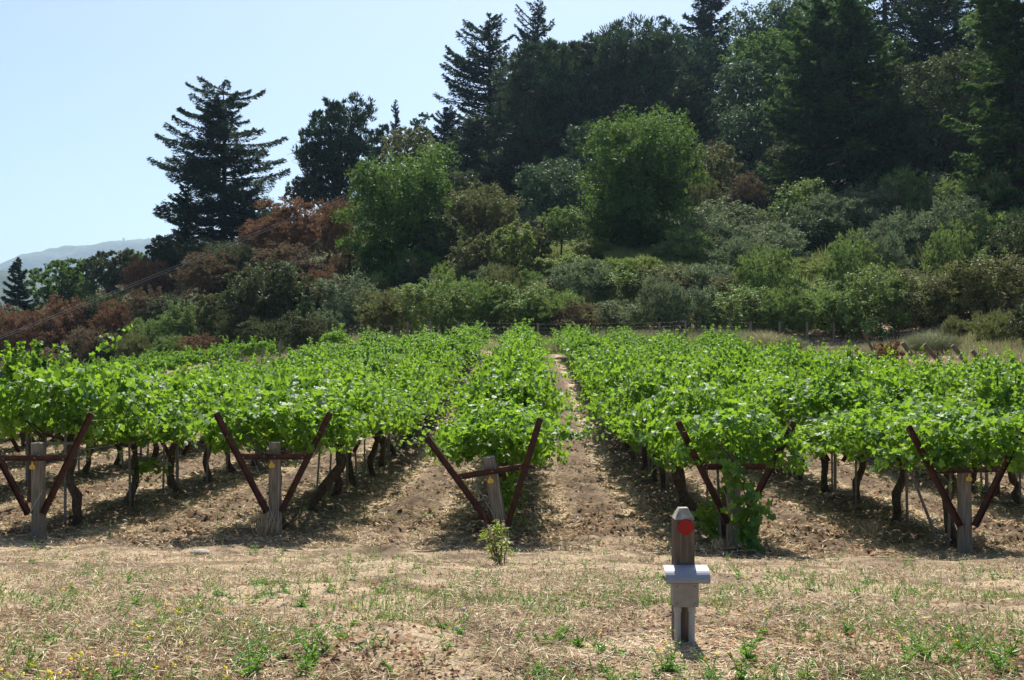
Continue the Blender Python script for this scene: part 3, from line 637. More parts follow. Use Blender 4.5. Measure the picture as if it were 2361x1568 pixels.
# ------------------------------------------------------------------ foreground plants and litter (uncountable)
def ground_pts(r, n, y0, y1, xr=1.12, power=1.0):
    """points spread over the strip, denser close to the lens"""
    u = r.random(n); y = (y0 ** -power + u * (y1 ** -power - y0 ** -power)) ** (-1 / power) if power else y0 + u * (y1 - y0)
    x = r.uniform(-1, 1, n) * (y * .51 * xr + .35); return x, y
def scatter(seed, n, y0, y1, power, mask=None):
    r = nz(seed); x, y = ground_pts(r, n, y0, y1, power=power)
    if mask is not None: k = r.random(n) < mask(x, y); x, y = x[k], y[k]
    z = ground(x, y); return r, np.stack([x, y, z], 1)
gmask = lambda x, y: (1 - .9 * (np.hypot(x - .82, (y - 4.6) * .8) < .30)) * (.04 + .96 * sstep(.45, .62, N2(x + 3, y * 1.6, .8, 3)) * (.22 + .78 * np.exp(-((y - 5.9 - .3 * np.sin(x)) / .95) ** 2)) * (1 - sstep(8.5, 10.5, y) * .75))
def flat_bits(seed, n, y0, y1, power, L, Wd, tilt, lift, mask=None, along=None):
    r, C = scatter(seed, n, y0, y1, power, mask); k = len(C)
    cl = np.where(np.hypot(C[:, 0] - .83, C[:, 1] - 4.6) < .55, .15, 1.0)          # bits kept low and flat round the marker post so its shadow shows
    nn = norm(np.stack([r.normal(0, tilt, k) * cl, r.normal(0, tilt, k) * cl, np.ones(k)], 1)); C[:, 2] += r.random(k) ** 2 * lift * cl + .004
    s = 1 + np.maximum(0, C[:, 1] - 6) * .06
    td = r.normal(size=(k, 3)) * [1, .7, .25]
    return rhombs(r, C, nn, r.uniform(*L, k) * s ** .5, r.uniform(*Wd, k) * s, td, .1)
smask = lambda x, y: (.06 + .94 * (1 - sstep(.47, .60, N3(x + 7, y - 3, .9, 4)))) * (1 - sstep(9.8, 13.2, y + (N1(x, y, 1.3, 4) - .5) * 9))
single("dry_grass", mesh_np("dry_grass", *flat_bits(21, 125000, 3.4, 13.2, 1.0, (.03, .10), (.003, .0065), .42, .05, smask), [M['straw']]), "mown dry straw lying over the strip in front of the vines", "dry grass", None, "stuff")
lm = lambda x, y: .35 + .65 * sstep(.5, .62, N1(x, y, 1.1, 3)) * (1 - .6 * np.exp(-((y - 8.5) / 2.) ** 2))
single("leaf_litter", mesh_np("leaf_litter", *cat([flat_bits(22, 34000, 3.4, 12, 1.6, (.015, .045), (.010, .024), .5, .02, lm), flat_bits(23, 26000, 12, 34, 1.2, (.03, .08), (.02, .045), .6, .03, lambda x, y: .25 + .75 * sstep(.42, .6, N1(x, y, 1.3, 3)))]), [M['litter']]), "brown fallen leaves scattered over the dry ground", "dead leaves", None, "stuff")
single("lane_straw", mesh_np("lane_straw", *flat_bits(24, 170000, 11.6, 45, 1.0, (.06, .15), (.006, .012), .3, .035, lambda x, y: .07 + .93 * np.exp(-((lane_u(x, y) - .27) / .09) ** 2) + .4 * sstep(.52, .6, N2(x, y, 1.2, 3))), [M['straw']]), "pale straw lying along the wheel tracks between the vine rows", "straw", None, "stuff")
# upright blades: straw stubble and green shoots
def blades(seed, n, y0, y1, power, L, Wd, mask, lean=.45):
    r, C = scatter(seed, n, y0, y1, power, mask); k = len(C); s = 1 + np.maximum(0, C[:, 1] - 6) * .07
    L_ = r.uniform(*L, k) * (1 + .9 * (r.random(k) < .06)) * np.where(np.hypot(C[:, 0] - .83, C[:, 1] - 4.6) < .55, .3, 1.0); d = norm(np.stack([r.normal(0, lean, k), r.normal(0, lean, k), np.ones(k)], 1))
    face = norm(np.stack([r.normal(0, .5, k), -np.ones(k), r.normal(0, .3, k)], 1)); C = C + d * L_[:, None] * .45
    return rhombs(r, C, norm(face - d * (face * d).sum(1, keepdims=True)), L_, r.uniform(*Wd, k) * s, d, .15)
single("stubble", mesh_np("stubble", *blades(25, 26000, 3.4, 13, 1.0, (.025, .07), (.0025, .005), smask), [M['straw']]), "short upright dry stubble in the mown strip", "dry grass", None, "stuff")
single("green_weeds", mesh_np("green_weeds", *cat([blades(26, 100000, 3.4, 12.3, 1.0, (.018, .060), (.0035, .008), gmask), blades(27, 16000, 12.3, 36, 1.2, (.03, .10), (.010, .022), lambda x, y: .05 + .7 * sstep(.60, .72, N2(x, y, 1.5, 2)) * (1 - sstep(.0, .3, lane_u(x, y)) * .8))]), [M['weed']]), "low green weeds growing through the dry mown grass", "weeds", None, "stuff")
# leafy weed rosettes and branching stems
def rosettes(seed, n, y0, y1, mask):
    r, C = scatter(seed, n, y0, y1, 1.3, mask); C = C[np.hypot(C[:, 0] - .82, (C[:, 1] - 4.72) * .8) > .34]; parts = []; st = []; fl = []; pf = []
    for c in C:
        kind = r.random(); H = r.uniform(.05, .15) * (1.5 if c[1] < 4.9 else 1); m_ = int(r.integers(1, 4))
        for q in range(m_):
            a = r.uniform(0, 6.28); ln = norm(np.array([np.cos(a) * .45, np.sin(a) * .45, 1.0])); h = H * r.uniform(.6, 1.15); p0 = c + [r.normal(0, .015), r.normal(0, .015), 0]
            tt = np.linspace(0, 1, 4)[:, None]; P = p0 + ln * tt * h + np.array([np.cos(a), np.sin(a), 0]) * tt ** 2 * h * .25
            st.append(tube(P, np.linspace(.0016, .0009, 4), 3, False))
            kk = int(h * 95) + 2; t_ = r.random(kk) ** 1.1; cc = p0 + ln * t_[:, None] * h + np.array([np.cos(a), np.sin(a), 0]) * (t_ ** 2)[:, None] * h * .25 + r.normal(0, .006, (kk, 3))
            od = norm(r.normal(0, 1, (kk, 3)) * [1, 1, .25] + [0, 0, .35]); sz = r.uniform(.014, .032, kk) * (1.15 - .7 * t_)
            parts.append(rhombs(r, cc + od * sz[:, None] * .5, norm(np.cross(od, r.normal(size=(kk, 3))) * [1, 1, .4] + [0, -.2, .8]), sz * 1.25, sz * .42, od, .25))
            if kind < .05 or (c[0] < -1.3 and c[1] < 5.4 and kind < .5): fl.append(P[-1])
        kk = int(r.integers(4, 9)); a = r.uniform(0, 6.28, kk); od = np.stack([np.cos(a), np.sin(a), .35 + 0 * a], 1); sz = r.uniform(.03, .06, kk)
        parts.append(rhombs(r, c + od * sz[:, None] * .45, norm(np.stack([-np.cos(a) * .3, -np.sin(a) * .3, 1 + 0 * a], 1)), sz, sz * .34, od, .2))
    return parts, st, np.array(fl) if fl else np.zeros((0, 3))
pa, st, fl = rosettes(28, 2300, 3.5, 11.5, lambda x, y: .10 + .9 * sstep(.48, .66, N1(x - 5, y * 1.3, .6, 2)) * np.clip(1.6 - y * .12, .15, 1) * (1 - .5 * np.exp(-((y - 5) / .3) ** 2)))
single("broadleaf_weeds", mesh_np("broadleaf_weeds", *cat(pa), [M['weed_leaf']]), "toothed green weeds dotted over the dry foreground", "weeds", None, "stuff")
single("weed_stems", mesh_np("weed_stems", *cat(st), [M['weed']]), "thin green weed stems standing up from the dry foreground", "weed stems", None, "stuff")
def big_weed(seed, px, py, H, lean=0):
    r = nz(seed); x, d, z = (px - CX) / F * 4, 4., 0; ds = np.linspace(3, 14, 600); zz = macro((px - CX) / F * ds, ds); d = float(ds[np.argmin(np.abs(zz - (HZ - py) / F * ds))]); x = (px - CX) / F * d; z = g1(x, d)
    V = []; st_ = []
    for q in range(int(r.integers(2, 5))):
        a = r.uniform(0, 6.28); h = H * r.uniform(.55, 1); tt = np.linspace(0, 1, 6)[:, None]; P = np.array([x, d, z - .01]) + tt * h * np.array([np.cos(a) * .35 + lean, np.sin(a) * .35, 1]) + tt ** 2 * h * np.array([np.cos(a), np.sin(a), -.3]) * .2
        st_.append(tube(P, np.linspace(.0028, .0012, 6), 4, False)); k = int(h * 130); t_ = r.random(k) ** 1.3; i0 = (t_ * 4.99).astype(int)
        od = norm(r.normal(0, 1, (k, 3)) * [1, 1, .3] + [0, 0, .4]); sz = r.uniform(.025, .055, k) * (1.15 - .75 * t_); V.append(rhombs(r, P[i0] + (P[i0 + 1] - P[i0]) * (t_ * 4.99 - i0)[:, None] + od * sz[:, None] * .5, norm(np.cross(od, r.normal(size=(k, 3))) + [0, -.2, .5]), sz * 1.3, sz * .38, od, .25))
    return cat(V), cat(st_)
rb = nz(321); BW = [(1722, 1520, .24, 0), (1705, 1560, .15, 0), (575, 1560, .20, .1), (270, 1565, .13, 0), (700, 1560, .16, .2), (720, 1540, .17, .1), (1270, 1475, .12, 0), (1290, 1470, .14, 0), (1250, 1480, .10, 0), (815, 1450, .10, 0), (790, 1490, .10, 0), (1330, 1485, .09, 0), (1380, 1510, .08, 0), (1540, 1550, .11, 0), (1860, 1565, .12, 0), (2130, 1540, .12, .1), (2300, 1560, .15, 0), (2220, 1500, .10, 0), (2330, 1530, .16, -.1), (120, 1480, .12, .2), (60, 1540, .14, .2), (30, 1500, .13, 0), (690, 1400, .10, 0), (310, 1400, .10, 0), (500, 1420, .07, 0), (1020, 1450, .08, 0), (1960, 1470, .09, 0), (2080, 1560, .13, 0), (1400, 1560, .11, 0), (905, 1560, .10, 0), (445, 1570, .09, 0)]
bwp = [big_weed(900 + i_, *a) for i_, a in enumerate(BW)]
for (px_, py_, h_, l_), (V_, S_) in zip(BW[:1], bwp[:1]):
    x = (px_ - CX) / F * 4.5; o_ = V_[0].mean(0) * [1, 1, 0] + [0, 0, float(S_[0][:, 2].min())]
    tw = thing("tall_weed", tuple(o_), "tallest leafy green weed stalk at lower right of the marker post", "weed"); child("foliage", mesh_np("weed_leaves", V_[0] - o_, V_[1], [M['weed_leaf']]), tw); child("stem", mesh_np("weed_stem", S_[0] - o_, S_[1], [M['weed']]), tw)
single("large_weeds", mesh_np("large_weeds", *cat([b_[0] for b_ in bwp[1:]] + [b_[1] for b_ in bwp[1:]]), [M['weed_leaf']]), "larger leafy weeds along the bottom of the foreground", "weeds", None, "stuff")
r = nz(61); fx, fy = ground_pts(r, 240, 3.5, 9.5, power=1.6); keep = ((fx < -1.1) & (fy < 6.5) & (r.random(240) < .8)) | (r.random(240) < .10); F2 = np.stack([fx, fy, ground(fx, fy) + r.uniform(.04, .13, 240)], 1)[keep]
fl = np.concatenate([fl[r.random(len(fl)) < .6], F2]); fr = np.repeat(fl, 5, 0) + r.normal(0, .0035, (len(fl) * 5, 3))
single("yellow_flowers", mesh_np("yellow_flowers", *rhombs(r, fr, norm(r.normal(0, .7, fr.shape) + [0, -.3, 1]), .011, .010), [M['petal']]), "tiny yellow flowers among the weeds, thickest at lower left", "flowers", None, "stuff")
st2 = [tube([f - [r.normal(0, .02), r.normal(0, .02), .11], f - [0, 0, .03], f], [.0012, .001, .0008], 3, False) for f in F2]
single("flower_stems", mesh_np("flower_stems", *cat(st2), [M['weed']]), "thin stalks carrying the tiny yellow flowers", "flower stems", None, "stuff")
puffs = [(630, 1333), (1053, 1468), (893, 1490), (1130, 1385), (1068, 1415), (1300, 1398), (2085, 1408), (1925, 1402), (1795, 1400), (1765, 1440), (642, 1405), (655, 1398), (360, 1528), (1180, 1326), (1890, 1440), (2010, 1345)]
def on_ground(px, py):
    ds = np.linspace(3, 14, 600); zz = macro((px - CX) / F * ds, ds); d = float(ds[np.argmin(np.abs(zz - (HZ - py) / F * ds))]); x = (px - CX) / F * d; return x, d, g1(x, d)
def puff_mesh():
    r = nz(5); dirs = norm(r.normal(size=(90, 3))); V, Q = rhombs(r, dirs * .010, dirs, .009, .009, None); s, q = rhombs(r, dirs * .006, norm(np.cross(dirs, r.normal(size=(90, 3)))), .010, .0014, dirs)
    return mesh_np("seed_head", *cat([(V, Q), (s, q)]), [M['puff']])
PM = puff_mesh(); PS = mesh_np("stalk", *tube([(0, 0, -.075), (.003, 0, -.03), (0, 0, -.004)], [.0016, .0014, .0012], 4, False), [M['weed']])
where = ["below the second end post", "left of the bush at bottom centre", "in the bottom litter left of centre", "in the green band below the crooked post", "just right of the left green band", "in the grass left of the marker box",
         "furthest right in the green band", "right of the marker conduits in the weeds", "in the grass well right of the marker", "right of the marker shadow", "left one of a close pair at lower left", "right one of a close pair at lower left", "near the bottom edge at lower left", "just below the weedy bush", "below the one beside the rightmost weeds", "high in the mown strip right of the marker"]
for (px, py), wh in zip(puffs, where):
    x, d, z = on_ground(px, py + 22)
    v = thing("seed_head_flower", (x, d, z), "small white fluffy seed head " + wh, "flower", "white seed heads in the dry grass")
    a = child("seed_head", PM, v); a.location = (0, 0, .075); a.scale = (rr.uniform(.8, 1.1),) * 3; b_ = child("stalk", PS, v); b_.location = (0, 0, .075)
for px, py, sc, lab in ((463, 1277, .11, "flat pale stone lying in the mown strip between left posts"), (2265, 1500, .035, "small pale wood chip at lower right in the litter"), (355, 1280, .05, "small grey green stone in the mown strip at left")):
    x, d, z = on_ground(px, py); r = nz(px); th = np.linspace(0, 6.28, 11)[:-1]; V = []
    for lv, (rr_, hh) in enumerate(((1, -.1), (.95, .15), (.6, .3))): V += [((rr_ * (1 + .15 * math.sin(3 * a + px)) * math.cos(a)) * sc, rr_ * .6 * math.sin(a) * sc, hh * sc) for a in th]
    V.append((0, 0, .33 * sc)); Q = [[l * 10 + j, l * 10 + (j + 1) % 10, (l + 1) * 10 + (j + 1) % 10, (l + 1) * 10 + j] for l in range(2) for j in range(10)] + [[30, 20 + j, 20 + (j + 1) % 10, 20 + (j + 2) % 10] for j in range(0, 10, 2)]
    single("stone", mesh_np("stone", V, Q, [M['stone']]), lab, "stone", None, None, (x, d, z + .005))
# the weedy bush at the crooked post
x, d, z = on_ground(1152, 1300); r = nz(71); sp = thing("weedy_bush", (x, d, z), "yellowing leafy sapling bush growing in front of the crooked middle post", "bush")
parts = []; lf = []; dry = []
for k in range(9):
    a = r.uniform(0, 6.28); L = r.uniform(.30, .62); P = np.array([[r.normal(0, .03), r.normal(0, .03), -.02]]) + np.linspace(0, 1, 6)[:, None] * np.array([[np.cos(a) * .18, np.sin(a) * .12, L]]) + np.cumsum(r.normal(0, .012, (6, 3)), 0)
    parts.append(tube(P, np.linspace(.006, .002, 6), 5))
    for q in range(6):
        t_ = r.uniform(.35, 1); p = P[int(t_ * 5)] + r.normal(0, .02, 3)
        for s in range(5):
            o = norm(r.normal(size=3) * [1, 1, .35]); (dry if r.random() < .22 else lf).append((p + o * .045, o))
child("stem", mesh_np("stems", *cat(parts), [M['bark']]), sp)
for nm, arr, mt in (("foliage", lf, leaf_mat("sapling_leaf", [(.10, .17, .03), (.20, .27, .05), (.30, .33, .07)], (.5, .6, .08), .4, .5, .4)), ("dry_leaves", dry, M['straw'])):
    C = np.array([a[0] for a in arr]); o = np.array([a[1] for a in arr]) + [0, 0, -.35]; k = len(C)
    child(nm, mesh_np(nm, *rhombs(r, C, norm(r.normal(0, .5, (k, 3)) + [0, -.4, .8]), r.uniform(.05, .085, k), r.uniform(.02, .03, k), o, .2), [mt]), sp)
# clumps of dry grass at the foot of posts
for px, py, h, lab in ((612, 1245, .42, "wispy tuft of tall dry grass at the foot of the second end post"), (1660, 1275, .20, "dry grass tuft at the foot of the untagged end post"), (2010, 1225, .3, "thin dry grass stalks standing right of the untagged end post"),
                       (1490, 1300, .10, "short dry grass tuft on the strip left of the marker post")):
    x, d, z = on_ground(px, py); r = nz(px); k = int(110 * h / .3); dd = norm(np.stack([r.normal(0, .45, k), r.normal(0, .4, k), np.ones(k)], 1)); L = r.uniform(.4, 1, k) * h
    C = dd * L[:, None] * .48 + np.stack([r.normal(0, .05, k), r.normal(0, .04, k), 0 * L], 1); face = norm(np.stack([r.normal(0, .4, k), -np.ones(k), 0 * L], 1))
    single("grass_tuft", mesh_np("grass_tuft", *rhombs(r, C, norm(face - dd * (face * dd).sum(1, keepdims=True)), L, .007, dd, .2), [M['straw']]), lab, "grass tuft", "dry grass tufts at the post feet", None, (x, d, z))

# ------------------------------------------------------------------ trees and shrubs
def greens(name, cols, trans, tf=.25, rough=.55, spec=.35, patch=None, ps=.25): M[name] = leaf_mat(name, cols, trans, tf, rough + .08, spec * .5, patch, ps)
greens('fir', [(.010, .026, .015), (.020, .048, .026), (.034, .072, .034)], (.08, .16, .04), .12, .6, .3)
greens('firgreen', [(0.018, 0.048, 0.016), (0.046, 0.103, 0.030), (0.098, 0.172, 0.048)], (.16, .28, .05), .22, .6, .3)
greens('pine', [(.014, .038, .018), (.036, .080, .036), (.080, .14, .060)], (.10, .18, .05), .15, .6, .3, (.08, .06, .035), .3)
greens('bright', [(0.028, 0.069, 0.016), (0.053, 0.121, 0.025), (0.092, 0.178, 0.039)], (.26, .42, .05), .24, .55, .35)
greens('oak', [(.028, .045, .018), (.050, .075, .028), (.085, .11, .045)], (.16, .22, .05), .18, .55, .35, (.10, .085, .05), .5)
greens('olive', [(0.072, 0.090, 0.031), (0.144, 0.168, 0.054), (0.228, 0.252, 0.090)], (.25, .28, .08), .22, .55, .35, (.13, .10, .055), .5)
greens('sage', [(0.100, 0.144, 0.073), (0.181, 0.237, 0.119), (0.288, 0.350, 0.188)], (.22, .28, .12), .2, .6, .3, (.12, .12, .07), .6)
greens('madrone', [(0.032, 0.071, 0.030), (0.069, 0.127, 0.055), (0.161, 0.230, 0.115)], (.15, .24, .07), .16, .5, .4)
greens('brush', [(0.070, 0.133, 0.036), (0.140, 0.231, 0.067), (0.238, 0.350, 0.112)], (.26, .38, .07), .26, .5, .35, (.13, .12, .05), .6)
greens('lime', [(0.121, 0.176, 0.041), (0.203, 0.270, 0.068), (0.311, 0.378, 0.108)], (.32, .42, .07), .28, .5, .35, (.14, .12, .06), .6)
greens('rustleaf', [(.11, .056, .030), (.20, .105, .052), (.30, .165, .085)], (.36, .20, .10), .2, .7, .15, (.10, .07, .055), .5)
greens('drybrown', [(.08, .055, .035), (.14, .095, .06), (.20, .15, .10)], (.3, .2, .1), .2, .7, .15, (.07, .09, .035), .5)
greens('pampas', [(.28, .24, .11), (.40, .36, .18), (.50, .44, .24)], (.6, .5, .2), .3, .7, .15)
greens('weedy', [(.13, .17, .07), (.23, .26, .11), (.36, .34, .18)], (.4, .42, .2), .28, .7, .15, (.20, .14, .08), .5)

def limb(r, p, q, r0, r1, k=5, wob=.04):
    L = np.linalg.norm(np.array(q) - p); t = np.linspace(0, 1, k)[:, None]
    P = np.array(p) + (np.array(q) - p) * t + r.normal(0, wob * L, (k, 3)) * np.sin(t * np.pi); return tube(P, np.linspace(r0, r1, k), 5, False)
def broad(seed, W, H, n, leaf, low=.15, lobes=16, tuft=False, top=1.0, trunk=.03, flat=.75, thin=1.0, droop=0, barrel=.8, big=1.0, rough=0.0):
    """crown of overlapping leaf clumps; W width, H full height; returns foliage, wood"""
    r = nz(seed); zc = H * (low + 1) / 2; hz_ = H * (1 - low) / 2; Lc = []
    for k in range(lobes):
        a = k * 2.4 + r.uniform(-.4, .4); v = 1 - 2 * (k + .5) / lobes; v = v * .9; rad = math.sqrt(1 - v * v) ** barrel * r.uniform(.62, .86)
        lr = W * r.uniform(.17, .27)
        lr *= 1 + rough * r.uniform(-.6, .5); zz = zc + v * (hz_ - lr * .55) + rough * H * r.uniform(-.12, .22)
        Lc.append((np.array([math.cos(a) * (W / 2 - lr * .75) * rad / .8, math.sin(a) * (W / 2 - lr * .75) * rad / .8, zz]), lr))
    per = n // lobes; Vs = []; wood = []
    base = np.array([0, 0, -.3]); hub = np.array([r.normal(0, .02) * W, r.normal(0, .02) * W, H * max(low, .12) + H * .12])
    wood.append(tube(np.stack([base, (base + hub) / 2 + r.normal(0, .01 * H, 3), hub]), [H * trunk, H * trunk * .8, H * trunk * .62], 8))
    for c, lr in Lc:
        wood.append(limb(r, hub, c * [.9, .9, 1], H * trunk * .38, H * trunk * .10))
        nc = max(14, int(lr * lr * 8)) if lr > 1.3 else 22; nc = min(nc, 44); nc = int(nc / big); d = norm(r.normal(size=(nc, 3)) + [0, 0, .25]); cl = c + d * (lr * r.uniform(.66, 1.18, nc))[:, None] * [1, 1, flat]
        csz = lr * r.uniform(.12, .32, nc) * big; m_ = per // nc + 1
        j = np.repeat(np.arange(nc), m_); off = norm(r.normal(size=(len(j), 3))) * (r.random(len(j)) ** .45)[:, None]
        C = cl[j] + off * csz[j][:, None] * [1.1, 1.1, 1.0]; C[:, 2] -= droop * (off[:, 0] ** 2 + off[:, 1] ** 2) * csz[j]
        C[:, 2] = np.maximum(C[:, 2], .02 * H); s = leaf * r.uniform(.6, 1.3, len(j))
        if tuft: nn = norm(np.cross(off + [0, 0, .7], r.normal(size=off.shape))); V, Q = rhombs(r, C, nn, s * 1.7, s * .40 * thin, off + [0, 0, .55], .05)
        else: V, Q = rhombs(r, C, norm(off * .7 + d[j] * .4 + [0, 0, .25] + r.normal(0, 1.0, off.shape)), s, s * .62 * thin, None, .15)
        Vs.append((V, Q))
    for k in range(6):
        tip = Lc[int(r.integers(lobes))][0] + norm(r.normal(size=3)) * W * .12; wood.append(limb(r, hub, tip, H * trunk * .2, H * trunk * .04))
    return cat(Vs), cat(wood)
def conifer(seed, H, W, n, leaf, low=.08, whorls=34, prof=.75, droop=.12, up=.25, asym=.25, gap=.0, br=5, rag=.25, flat=1.0, tw=1):
    """trunk with whorled limbs carrying flat sprays"""
    r = nz(seed); wood = [tube(np.array([[0, 0, -.5], [r.normal(0, .003) * H, 0, H * .5], [0, 0, H * .985]]), [H * .022, H * .013, H * .002], 8)]; Vs = []
    zs = H * (low + (1 - low) * (np.linspace(0, 1, whorls) ** .92)); brs = []
    for wi, z in enumerate(zs):
        f = (z / H - low) / (1 - low); L = W / 2 * ((1 - f) ** prof) * min(1, .55 + f * 2.2) + W * .012
        for b_ in range(br if f < .9 else 3):
            if r.random() < gap: continue
            a = r.uniform(0, 6.28); l = L * r.uniform(1 - rag * 1.6, 1 + rag) * (1 + asym * math.cos(a - 2.6) * .5); brs.append((z + r.normal(0, H * .006), a, l, f))
    tl = sum(b_[2] ** 1.25 for b_ in brs)
    for z, a, l, f in brs:
        k = max(10, int(n * l ** 1.25 / tl)); e = up * (f ** 1.5) * 2.2 - droop * (1 - f) + r.normal(0, .06)
        dirh = np.array([math.cos(a), math.sin(a), 0]); side = np.array([-math.sin(a), math.cos(a), 0])
        def pt(t): return np.outer(t * l, dirh) + np.outer(z + l * (e * t + (.16 + .1 * up) * t ** 3 * (1 if droop < .3 else -.3) - droop * .5 * t * (1 - t)), [0, 0, 1])
        tt = np.linspace(0, 1, 5); wood.append(tube(pt(tt), np.linspace(H * .0055, H * .0012, 5) * min(1, .4 + l / W * 2), 4, False))
        t = .12 + .88 * r.random(k) ** .70; wdt = l * .30 * (1.05 - t) ** .6 * flat + .04 * l
        s = r.uniform(-1, 1, k); clump = .5 + .5 * np.sin(t * 23 * tw + s * 4 + r.uniform(0, 6)); C = pt(t) + side * (s * wdt)[:, None]
        C[:, 2] += -np.abs(s) * wdt * .22 + r.normal(0, .05 * l * .3 + .03, k) - .10 * clump * leaf * 2; sz = leaf * r.uniform(.6, 1.3, k) * (.7 + .5 * clump)
        td = dirh * .9 + side * np.sign(s)[:, None] * .8 + r.normal(0, .35, (k, 3)) + [0, 0, -.15 + .3 * up]
        Vs.append(rhombs(r, C, norm(r.normal(0, .45, (k, 3)) + [0, 0, .9]), sz * 1.5, sz * .45, td, .12))
    return cat(Vs), cat(wood)
PLANTS = {}
def put(name, gen, key, mat, loc, rz, label, cat_, group=None, scale=(1, 1, 1), wood='tbark', fol='crown', wn='trunk'):
    if key not in PLANTS:
        f, wd = gen(); PLANTS[key] = (f, wd, {}, mesh_np(key + "_wood", *wd, [M[wood]]))
    f, wd, ms, wm = PLANTS[key]
    if mat not in ms: ms[mat] = mesh_np(key + "_" + mat, *f, [M[mat]])
    v = thing(name, loc, label, cat_, group, (0, 0, rz), scale); child(fol, ms[mat], v); child(wn, wm, v); return v
def base(px, d): x = (px - CX) / F * d; return x, d, float(macro(x, d)[0]) - .1
def tree(name, px, d, top, wpx, label, mat, kind='broad', seed=1, n=16000, leaf=.30, cat_="tree", group="trees on the wooded hillside", botpx=None, **kw):
    x, y, z = base(px, d); H = (HZ - top) / F * d - z; W = wpx / F * d
    if kind == 'broad': gen = lambda: broad(seed, W, H, n, leaf, **kw)
    else: gen = lambda: conifer(seed, H, W, n, leaf, **kw)
    return put(name, gen, "%s_%d_%d" % (name, seed, px), mat, (x, y, z), 0, label, cat_, group)
# left side
tree("conifer_tree", 515, 140, 193, 310, "tall dark layered conifer standing alone against the sky at left", 'fir', 'con', 3, 50000, .40, whorls=27, prof=.36, droop=.10, up=.03, asym=.10, gap=.08, br=6, rag=.34)
tree("conifer_tree", 428, 132, 405, 105, "smaller pointed conifer nestled at the left foot of the tall one", 'fir', 'con', 4, 9000, .34, whorls=22, prof=.8, up=.3)
tree("conifer_tree", 575, 138, 440, 150, "low spreading dark conifer under the right side of the tall layered conifer", 'fir', 'con', 5, 8000, .38, whorls=16, prof=.6)
tree("oak_tree", 385, 128, 535, 95, "dark round oak left below the tall layered conifer", 'oak', 'broad', 6, 8000, .32)
tree("oak_tree", 480, 126, 560, 150, "dark shaded oak directly under the tall layered conifer", 'oak', 'broad', 66, 8000, .32)
tree("oak_tree", 702, 142, 405, 95, "small round tree between the tall layered conifer and the bushy pine", 'oak', 'broad', 7, 6500, .30, low=.3)
tree("oak_tree", 625, 148, 470, 90, "low tree peeking behind the rusty bushes right of the tall conifer", 'oak', 'broad', 77, 4000, .30)
tree("pine_tree", 777, 145, 234, 185, "broad bushy pine with a dead lower limb, right of the layered conifer", 'fir', 'broad', 8, 30000, .40, low=.0, barrel=.6, rough=.4, lobes=22, tuft=True)
tree("pine_tree", 876, 170, 280, 52, "small dark pine right behind the bushy pine", 'fir', 'broad', 9, 6000, .42, low=.1, tuft=True)
tree("conifer_tree", 912, 185, 232, 34, "thin pointed spire tree on the skyline at left centre", 'fir', 'con', 10, 5000, .36, whorls=34, prof=.35, up=.4, gap=0)
tree("pale_tree", 967, 180, 253, 58, "small feathery tree on the skyline beside the thin spire", 'madrone', 'broad', 11, 5000, .36, low=.1)
tree("oak_tree", 945, 150, 292, 125, "brownish domed oak crown below the thin spire tree", 'olive', 'broad', 12, 9000, .34, low=.35)
tree("conifer_tree", 1030, 165, 250, 130, "spiky dark conifer low on the skyline left of the tall ragged fir", 'fir', 'con', 13, 10000, .42, whorls=24, prof=.6, up=.45)
tree("fir_tree", 1128, 170, 33, 270, "tall ragged fir with open branches, tallest at the centre skyline", 'fir', 'con', 14, 24000, .5, whorls=34, prof=.6, droop=.02, up=.25, gap=.12, rag=.35, asym=.4)
tree("fir_tree", 1240, 185, 2, 215, "pointed paler fir rising behind the pines beside the ragged fir", 'fir', 'con', 15, 15000, .5, whorls=30, prof=.62, up=.4, gap=.1)
tree("pine_tree", 1235, 155, 88, 210, "dense dark pine with bare inner limbs right of the ragged fir", 'pine', 'broad', 16, 36000, .46, low=.08, lobes=22, tuft=True)
tree("pine_tree", 1340, 160, 72, 170, "dark rounded pine in the middle of the pine mass", 'pine', 'broad', 17, 30000, .46, low=.08, lobes=20, tuft=True)
tree("pine_tree", 1475, 165, 35, 240, "largest broad topped pine of the mass against the sky", 'pine', 'broad', 18, 42000, .46, low=.08, lobes=24, tuft=True)
tree("pine_tree", 1590, 170, 120, 110, "dark pine filling the gap beside the broad topped pine", 'fir', 'broad', 81, 10000, .46, low=.08, tuft=True)
tree("conifer_tree", 1100, 150, 270, 190, "shaded dark conifer below the tall ragged fir", 'pine', 'con', 19, 14000, .46, whorls=26, prof=.6)
tree("conifer_tree", 1200, 142, 300, 210, "shaded conifer above the olive domed oak", 'pine', 'con', 82, 15000, .44, whorls=26, prof=.55)
tree("conifer_tree", 1640, 200, -40, 165, "tall layered conifer on the skyline with sky around its crown", 'fir', 'con', 20, 22000, .55, whorls=26, prof=.35, droop=.04, up=.15, gap=.06)
tree("cedar_tree", 1590, 150, 175, 190, "dusty green cedar below the tall skyline conifer", 'pine', 'con', 21, 20000, .42, whorls=32, prof=.6, up=.15)
tree("broadleaf_tree", 1800, 185, 5, 260, "large domed grey green tree on the upper right skyline", 'madrone', 'broad', 22, 22000, .5, lobes=20, low=.2)
tree("broadleaf_tree", 1760, 160, 62, 175, "fresh green tree with pointed sprays below the domed grey green tree", 'bright', 'broad', 23, 16000, .42, low=.25)
tree("broadleaf_tree", 1700, 150, 130, 120, "speckled grey green tree left of the big dark fir", 'madrone', 'broad', 24, 11000, .40, low=.2)
tree("broadleaf_tree", 1730, 138, 230, 150, "pale leaved madrone tree close left of the big dark fir", 'madrone', 'broad', 25, 14000, .36, low=.15)
